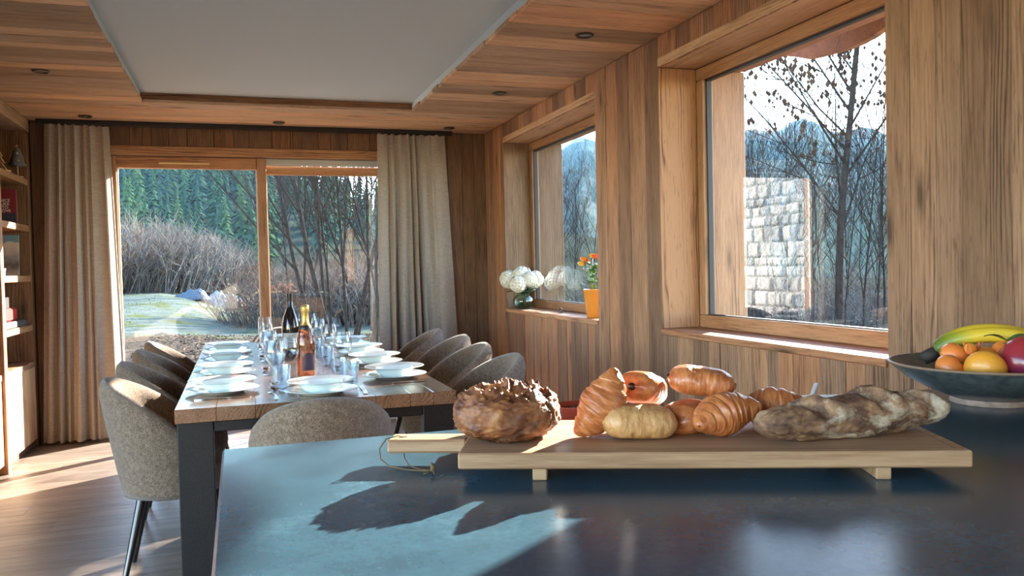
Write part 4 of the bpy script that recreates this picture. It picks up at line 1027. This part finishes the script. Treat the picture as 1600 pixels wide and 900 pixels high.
for i, (v, yaw, d, s) in enumerate([(1, 3.2, 27, .9), (2, 4.4, 24, 1.0), (3, 6.6, 23, 1.0), (4, 7.8, 22, .9), (2, 9.3, 20, 1.0), (1, 9.8, 26, 1.1), (3, 2.2, 36, .9), (3, 5.3, 30, 1.0), (2, 7.4, 30, 1.1), (1, 8.5, 32, 1.1), (1, 4.0, 18, .8), (2, 5.9, 19, .9), (1, 6.9, 18, .9), (2, 7.6, 17, .85), (1, 8.6, 19, .9), (3, 9.1, 17, .8), (2, 3.6, 32, 1.0), (1, 6.2, 34, 1.1)]):
    place_tree(v, yaw, d, s, i*57, 'thin bare tree in the thicket behind the right door pane', 'thicket trees behind the right door pane')

# alder with dark seed cones and its neighbours, seen through the large window
rr = random.Random(5)
b, tips = bare_tree(77, 8.4, .060, (-.02, 0), .80, kk=(30, 9, 6, 3), bl=.72)
ax_, ay_ = polar(39.7, 13.0)
al = empty('alder_tree', (ax_, ay_, zt(ax_, ay_)), 0, 'tall alder with dark seed clusters filling the large window', 'tree')
b.obj('branches', BARK, al, True)
b = MB()
for tpt in tips:
    if tpt.z < 2.6+1.4*rr.random() or rr.random() < .35: continue
    for k in range(rr.choice((2, 3, 4))):
        c = tpt+Vector((rr.uniform(-.12, .12), rr.uniform(-.12, .12), rr.uniform(-.14, .06))); s = rr.uniform(.022, .046)
        b.add([c+Vector(q)*s for q in ((1, 0, 0), (0, 1, 0), (-1, 0, 0), (0, -1, 0), (0, 0, 1.3), (0, 0, -1.3))], [(0, 1, 4), (1, 2, 4), (2, 3, 4), (3, 0, 4), (1, 0, 5), (2, 1, 5), (3, 2, 5), (0, 3, 5)])
b.obj('seed_clusters', plain('dark_seed_cones', (.06, .042, .032), .9, spec=0), al)['kind'] = 'stuff'
for i, (v, yaw, d, s) in enumerate([(1, 37.0, 17, .55), (2, 38.3, 15, .55), (3, 41.2, 15, .6), (4, 42.4, 17, .6), (2, 43.2, 12, .6), (1, 35.2, 22, .62), (3, 33.6, 24, .68), (2, 36.2, 26, .8), (3, 32.4, 20, .62), (1, 40.5, 24, .7), (3, 38.9, 22, .7), (2, 34.4, 18, .62), (1, 31.0, 22, .62), (2, 32.9, 15, .5), (3, 35.8, 14, .5), (1, 37.8, 26, .75), (2, 41.8, 26, .8), (3, 40.1, 19, .6), (2, 36.7, 21, .68), (1, 33.2, 30, .85), (3, 43.8, 22, .7), (2, 39.4, 30, .9), (1, 42.0, 13, .5)]):
    place_tree(v, yaw, d, s, i*71, 'thin bare tree beside the alder behind the large window', 'bare trees behind the large window')
for i, (v, yaw, d, s) in enumerate([(2, 20.4, 26, .62), (3, 21.4, 24, .55), (2, 22.6, 27, .66), (3, 23.7, 25, .6), (2, 24.8, 24, .6)]):
    place_tree(v, yaw, d, s, i*40, 'small bare tree behind the far window', 'bare trees behind the far window')

# leafless thickets
def thicket(seed, n=330):
    rr = random.Random(seed); b = MB()
    for i in range(n):
        a = rr.uniform(0, 6.3); r = rr.random()**.5*.9; p = Vector((r*math.cos(a), r*math.sin(a), 0)); d = Vector((p.x*.5+rr.uniform(-.25, .25), p.y*.5+rr.uniform(-.25, .25), 1)).normalized()
        L = rr.uniform(.45, 1.05)*(1.15-.5*r); p0 = p; p1 = p+d*L*.5; d2 = (d+Vector((rr.uniform(-.3, .3), rr.uniform(-.3, .3), 0))).normalized(); p2 = p1+d2*L*.5
        b.tube([p0, p1, p2], [.008, .006, .002], 3, False)
        for k in range(4):
            q = p1.lerp(p2, rr.random()*.8); e = q+Vector((rr.uniform(-.2, .2), rr.uniform(-.2, .2), rr.uniform(.05, .3)))
            b.tube([q, e], [.004, .0015], 3, False)
    return b.mesh('shrub', True)
TH = [thicket(i) for i in range(3)]
SHM = [plain('shrub_twigs', (.105, .098, .094), .9, spec=0), plain('shrub_twigs_brown', (.095, .072, .060), .9, spec=0), plain('shrub_twigs_grey', (.14, .137, .132), .9, spec=0)]
for me, m in zip(TH, SHM): me.materials.append(m)
rr = random.Random(2)
for i in range(46):
    if i < 9: yaw, d, s = rr.uniform(-9, -4.0), rr.uniform(31, 36), rr.uniform(2.2, 2.9)
    elif i < 30: yaw, d, s = rr.uniform(-4.2, 3.5), rr.uniform(33, 48), rr.uniform(1.1, 1.9)
    else: yaw, d, s = rr.uniform(3.4, 11), rr.uniform(21, 44), rr.uniform(1.2, 2.3)
    x, y = polar(yaw, d)
    o = link('shrub', TH[i % 3], None, None, (x, y, zt(x, y)-.05), (0, 0, rr.uniform(0, 6.3))); o.scale = (s*1.15, s*1.15, s*rr.uniform(.9, 1.15))
    tag(o, 'leafless grey brown shrub in the thicket below the forest', 'shrub', 'leafless shrubs beyond the bank')
for i in range(40):
    yaw, d, s = rr.uniform(29, 46), rr.uniform(12, 34), rr.uniform(.9, 1.6)
    if d > 22: s *= 1.7; x, y = polar(yaw, d)
    o = link('shrub', TH[i % 3], None, None, (x, y, zt(x, y)-.05), (0, 0, rr.uniform(0, 6.3))); o.scale = (s, s, s)
    tag(o, 'leafless shrub below the alder behind the large window', 'shrub', 'shrubs behind the large window')

# forested hillside with spruces
def hz(x, y):
    k = max(0, min(1, (y-112)/215))
    top = 52-27*sm(2, 42, x)
    return -1.5+k**1.0*top+3*noise.noise(Vector((x*.03, y*.03, 0)))*k
hs = MB().grid(lambda u, v: (-170+u*255, 56+v*280, hz(-170+u*255, 56+v*280)), 50, 40)
tag(hs.obj('hill', plain('forest_floor', (.028, .034, .022), .95, spec=0, nscale=.08, namt=.5), None, True), 'steep forested hillside behind the sliding door', kind='structure')
def spruce(seed):
    rr = random.Random(seed); b = MB(); b.tube([(0, 0, 0), (0, 0, .95)], [.016, .003], 5, False)
    for k in range(19):
        z = .05+.92*k/19; r = .165*(1-k/19)**.9*rr.uniform(.8, 1.15)+.008; n = 9
        for i in range(n):
            a = (i+rr.random()*.7)*2*math.pi/n+k; q = r*rr.uniform(.55, 1.25); wd = q*.30
            c, s = math.cos(a), math.sin(a); dz = -q*rr.uniform(.3, .7)
            b.add([(0, 0, z+.045), (q*.6*c-wd*s, q*.6*s+wd*c, z+dz*.45), (q*c, q*s, z+dz), (q*.6*c+wd*s, q*.6*s-wd*c, z+dz*.45)], [(0, 1, 2), (0, 2, 3)])
    b.tube([(0, 0, .9), (0, 0, 1.0)], [.012, .001], 4, False)
    return b.mesh('spruce')
SP = [spruce(i) for i in range(3)]
for me, c in zip(SP, ((.030, .062, .034), (.040, .078, .036), (.026, .052, .036))): me.materials.append(plain('spruce_green', c, .9, spec=0))
rr = random.Random(8); n = 0; put = []
for _try in range(9000):
    if n >= 285: break
    yaw = rr.uniform(-9.5, 11); d = 108+215*rr.random()**.85
    if yaw > 2.0 and rr.random() < .62: continue
    x, y = polar(yaw, d); h = rr.uniform(8.5, 14)
    if any((x-a)**2+(y-c)**2 < 17 for a, c in put): continue
    put.append((x, y))
    o = link('spruce', SP[n % 3], None, None, (x, y, hz(x, y)-.3), (0, 0, rr.uniform(0, 6.3))); o.scale = (h*1.1, h*1.1, h)
    tag(o, 'dark green spruce on the far hillside behind the sliding door', 'tree', 'spruces on the hillside'); n += 1

for i in range(34):
    yaw, d = rr.uniform(-8, 11), rr.uniform(62, 118); x, y = polar(yaw, d); q = rr.uniform(2.4, 4.0)
    o = link('shrub', TH[i % 3], None, None, (x, y, hz(x, y)-.2), (0, 0, rr.uniform(0, 6.3))); o.scale = (q*1.1, q*1.1, q)
    tag(o, 'large grey leafless shrub at the foot of the spruce forest', 'shrub', 'large shrubs at the forest foot')

# far mountain seen through the right-hand windows
def ridge(yaw): 
    return .125+.050*sm(15, 22, yaw)+.010*math.sin(yaw*.55)+.006*math.sin(yaw*1.7)
def mt(u, v):
    yaw = 9+u*56; d = 120+v*1110; x, y = polar(yaw, d)
    t = ridge(yaw)*1180*(v**1.05); n = noise.ridged_multi_fractal(Vector((x*.004, y*.004, 2)), .9, 2.1, 5, 1, 2)
    return (x, y, -25+t+ (n-1.0)*26*v*(1-v)*2.5)
t = NT('mountain_forest'); p = t.coord(); s_ = t.new('ShaderNodeSeparateXYZ'); t.set(s_.inputs[0], p)
n1 = t.noise(p, .012, 6, .65); n2 = t.noise(p, .12, 4)
f = t.ramp(t.math('ADD', t.math('MULTIPLY', n1, .6), t.math('MULTIPLY', n2, .4)), [(.38, (.022, .038, .026)), (.52, (.045, .062, .045)), (.62, (.10, .11, .09))])
sn = t.math('ADD', t.math('MULTIPLY', s_.outputs[2], .0030), t.math('MULTIPLY', n1, .6))
t.P(Base_Color=t.mix(t.ramp(sn, [(.80, (0, 0, 0)), (.92, (1, 1, 1))]), f, (.65, .68, .72)), Roughness=.95, Specular_IOR_Level=0.0)
tag(MB().grid(mt, 150, 50).obj('mountain', t.m, None, True), 'blue hazy forested mountain beyond the right-hand windows', kind='structure')

# valley haze between the garden and the mountains
hzm = NT('valley_haze'); hzm.n.remove(hzm.b)
vsn = hzm.new('ShaderNodeVolumeScatter'); vsn.inputs['Color'].default_value = (.28, .62, 1, 1); vsn.inputs['Density'].default_value = .00022; vsn.inputs['Anisotropy'].default_value = 0
hzm.t.links.new(vsn.outputs[0], hzm.out.inputs['Volume'])
hb = MB().box(-300, 1300, 50, 1350, -60, 230).obj('haze', hzm.m); tag(hb, 'pale blue valley haze in front of the mountains', 'haze', kind='stuff')

# roof edge board outside the large window
ev = empty('roof_edge', (2.8, 2.2, 2.4), 0, 'wavy edged wooden roof board above the large window outside', 'roof edge')
low = [(y, 2.36+.05*math.sin(y*2.6+.8)+.025*math.sin(y*7)+.10*sm(3.75, 4.05, y)) for y in [.2+i*.1 for i in range(39)]]
MB().prism([(y, z) for y, z in low]+[(low[-1][0], 2.62), (.2, 2.62)], 2.98, 3.02, Matrix(((0, 0, 1, 0), (1, 0, 0, 0), (0, 1, 0, 0), (0, 0, 0, 1)))).obj('fascia_board', W_WARM, ev, mtx=Matrix.Translation(-ev.location))
MB().box(2.59, 3.05, .2, 4.0, 2.62, 2.68).obj('soffit', W_BEAM, ev, mtx=Matrix.Translation(-ev.location))

# sunlit stone wing wall left of the terrace (shows as a reflection in the large window)
wg = MB().box(-2.25, -1.79, 7.2, 11.5, -.4, 2.9).obj('wall_stone', plain('lime_mortar', (.42, .41, .40), .95, spec=0, nscale=8)); tag(wg, 'white stone garden wall beside the terrace', kind='structure')
t = NT('limestone'); nn = t.noise(t.coord(), 9, 5)
t.P(Base_Color=t.mix(1, t.ramp(nn, [(.35, (.62, .62, .62)), (.65, (.92, .92, .90))]), t.ramp(t.rnd(), [(0, (.65, .65, .66)), (.3, (1, 1, 1)), (.6, (.85, .83, .80)), (.85, (1, .97, .92))], 'CONSTANT'), 'MULTIPLY'), Roughness=.9, Specular_IOR_Level=0.0); t.bump(nn, .6, .02); STO = t.m
rr = random.Random(4); z = -.1
while z < 2.85:
    h = rr.uniform(.10, .20); y = 7.22
    while y < 11.45:
        L = rr.uniform(.13, .34)
        if not (8.75 < y < 9.05 and 1.3 < z < 1.6):
            dx = rr.uniform(.015, .05); MB().cbox(-.02, dx, -L/2+.009, L/2-.009, -h/2+.008, h/2-.008, .02).obj('stone', STO, wg, loc=(-1.79, y+L/2, z+h/2), rot=(R(rr.uniform(-3, 3)), 0, 0))
        y += L
    z += h
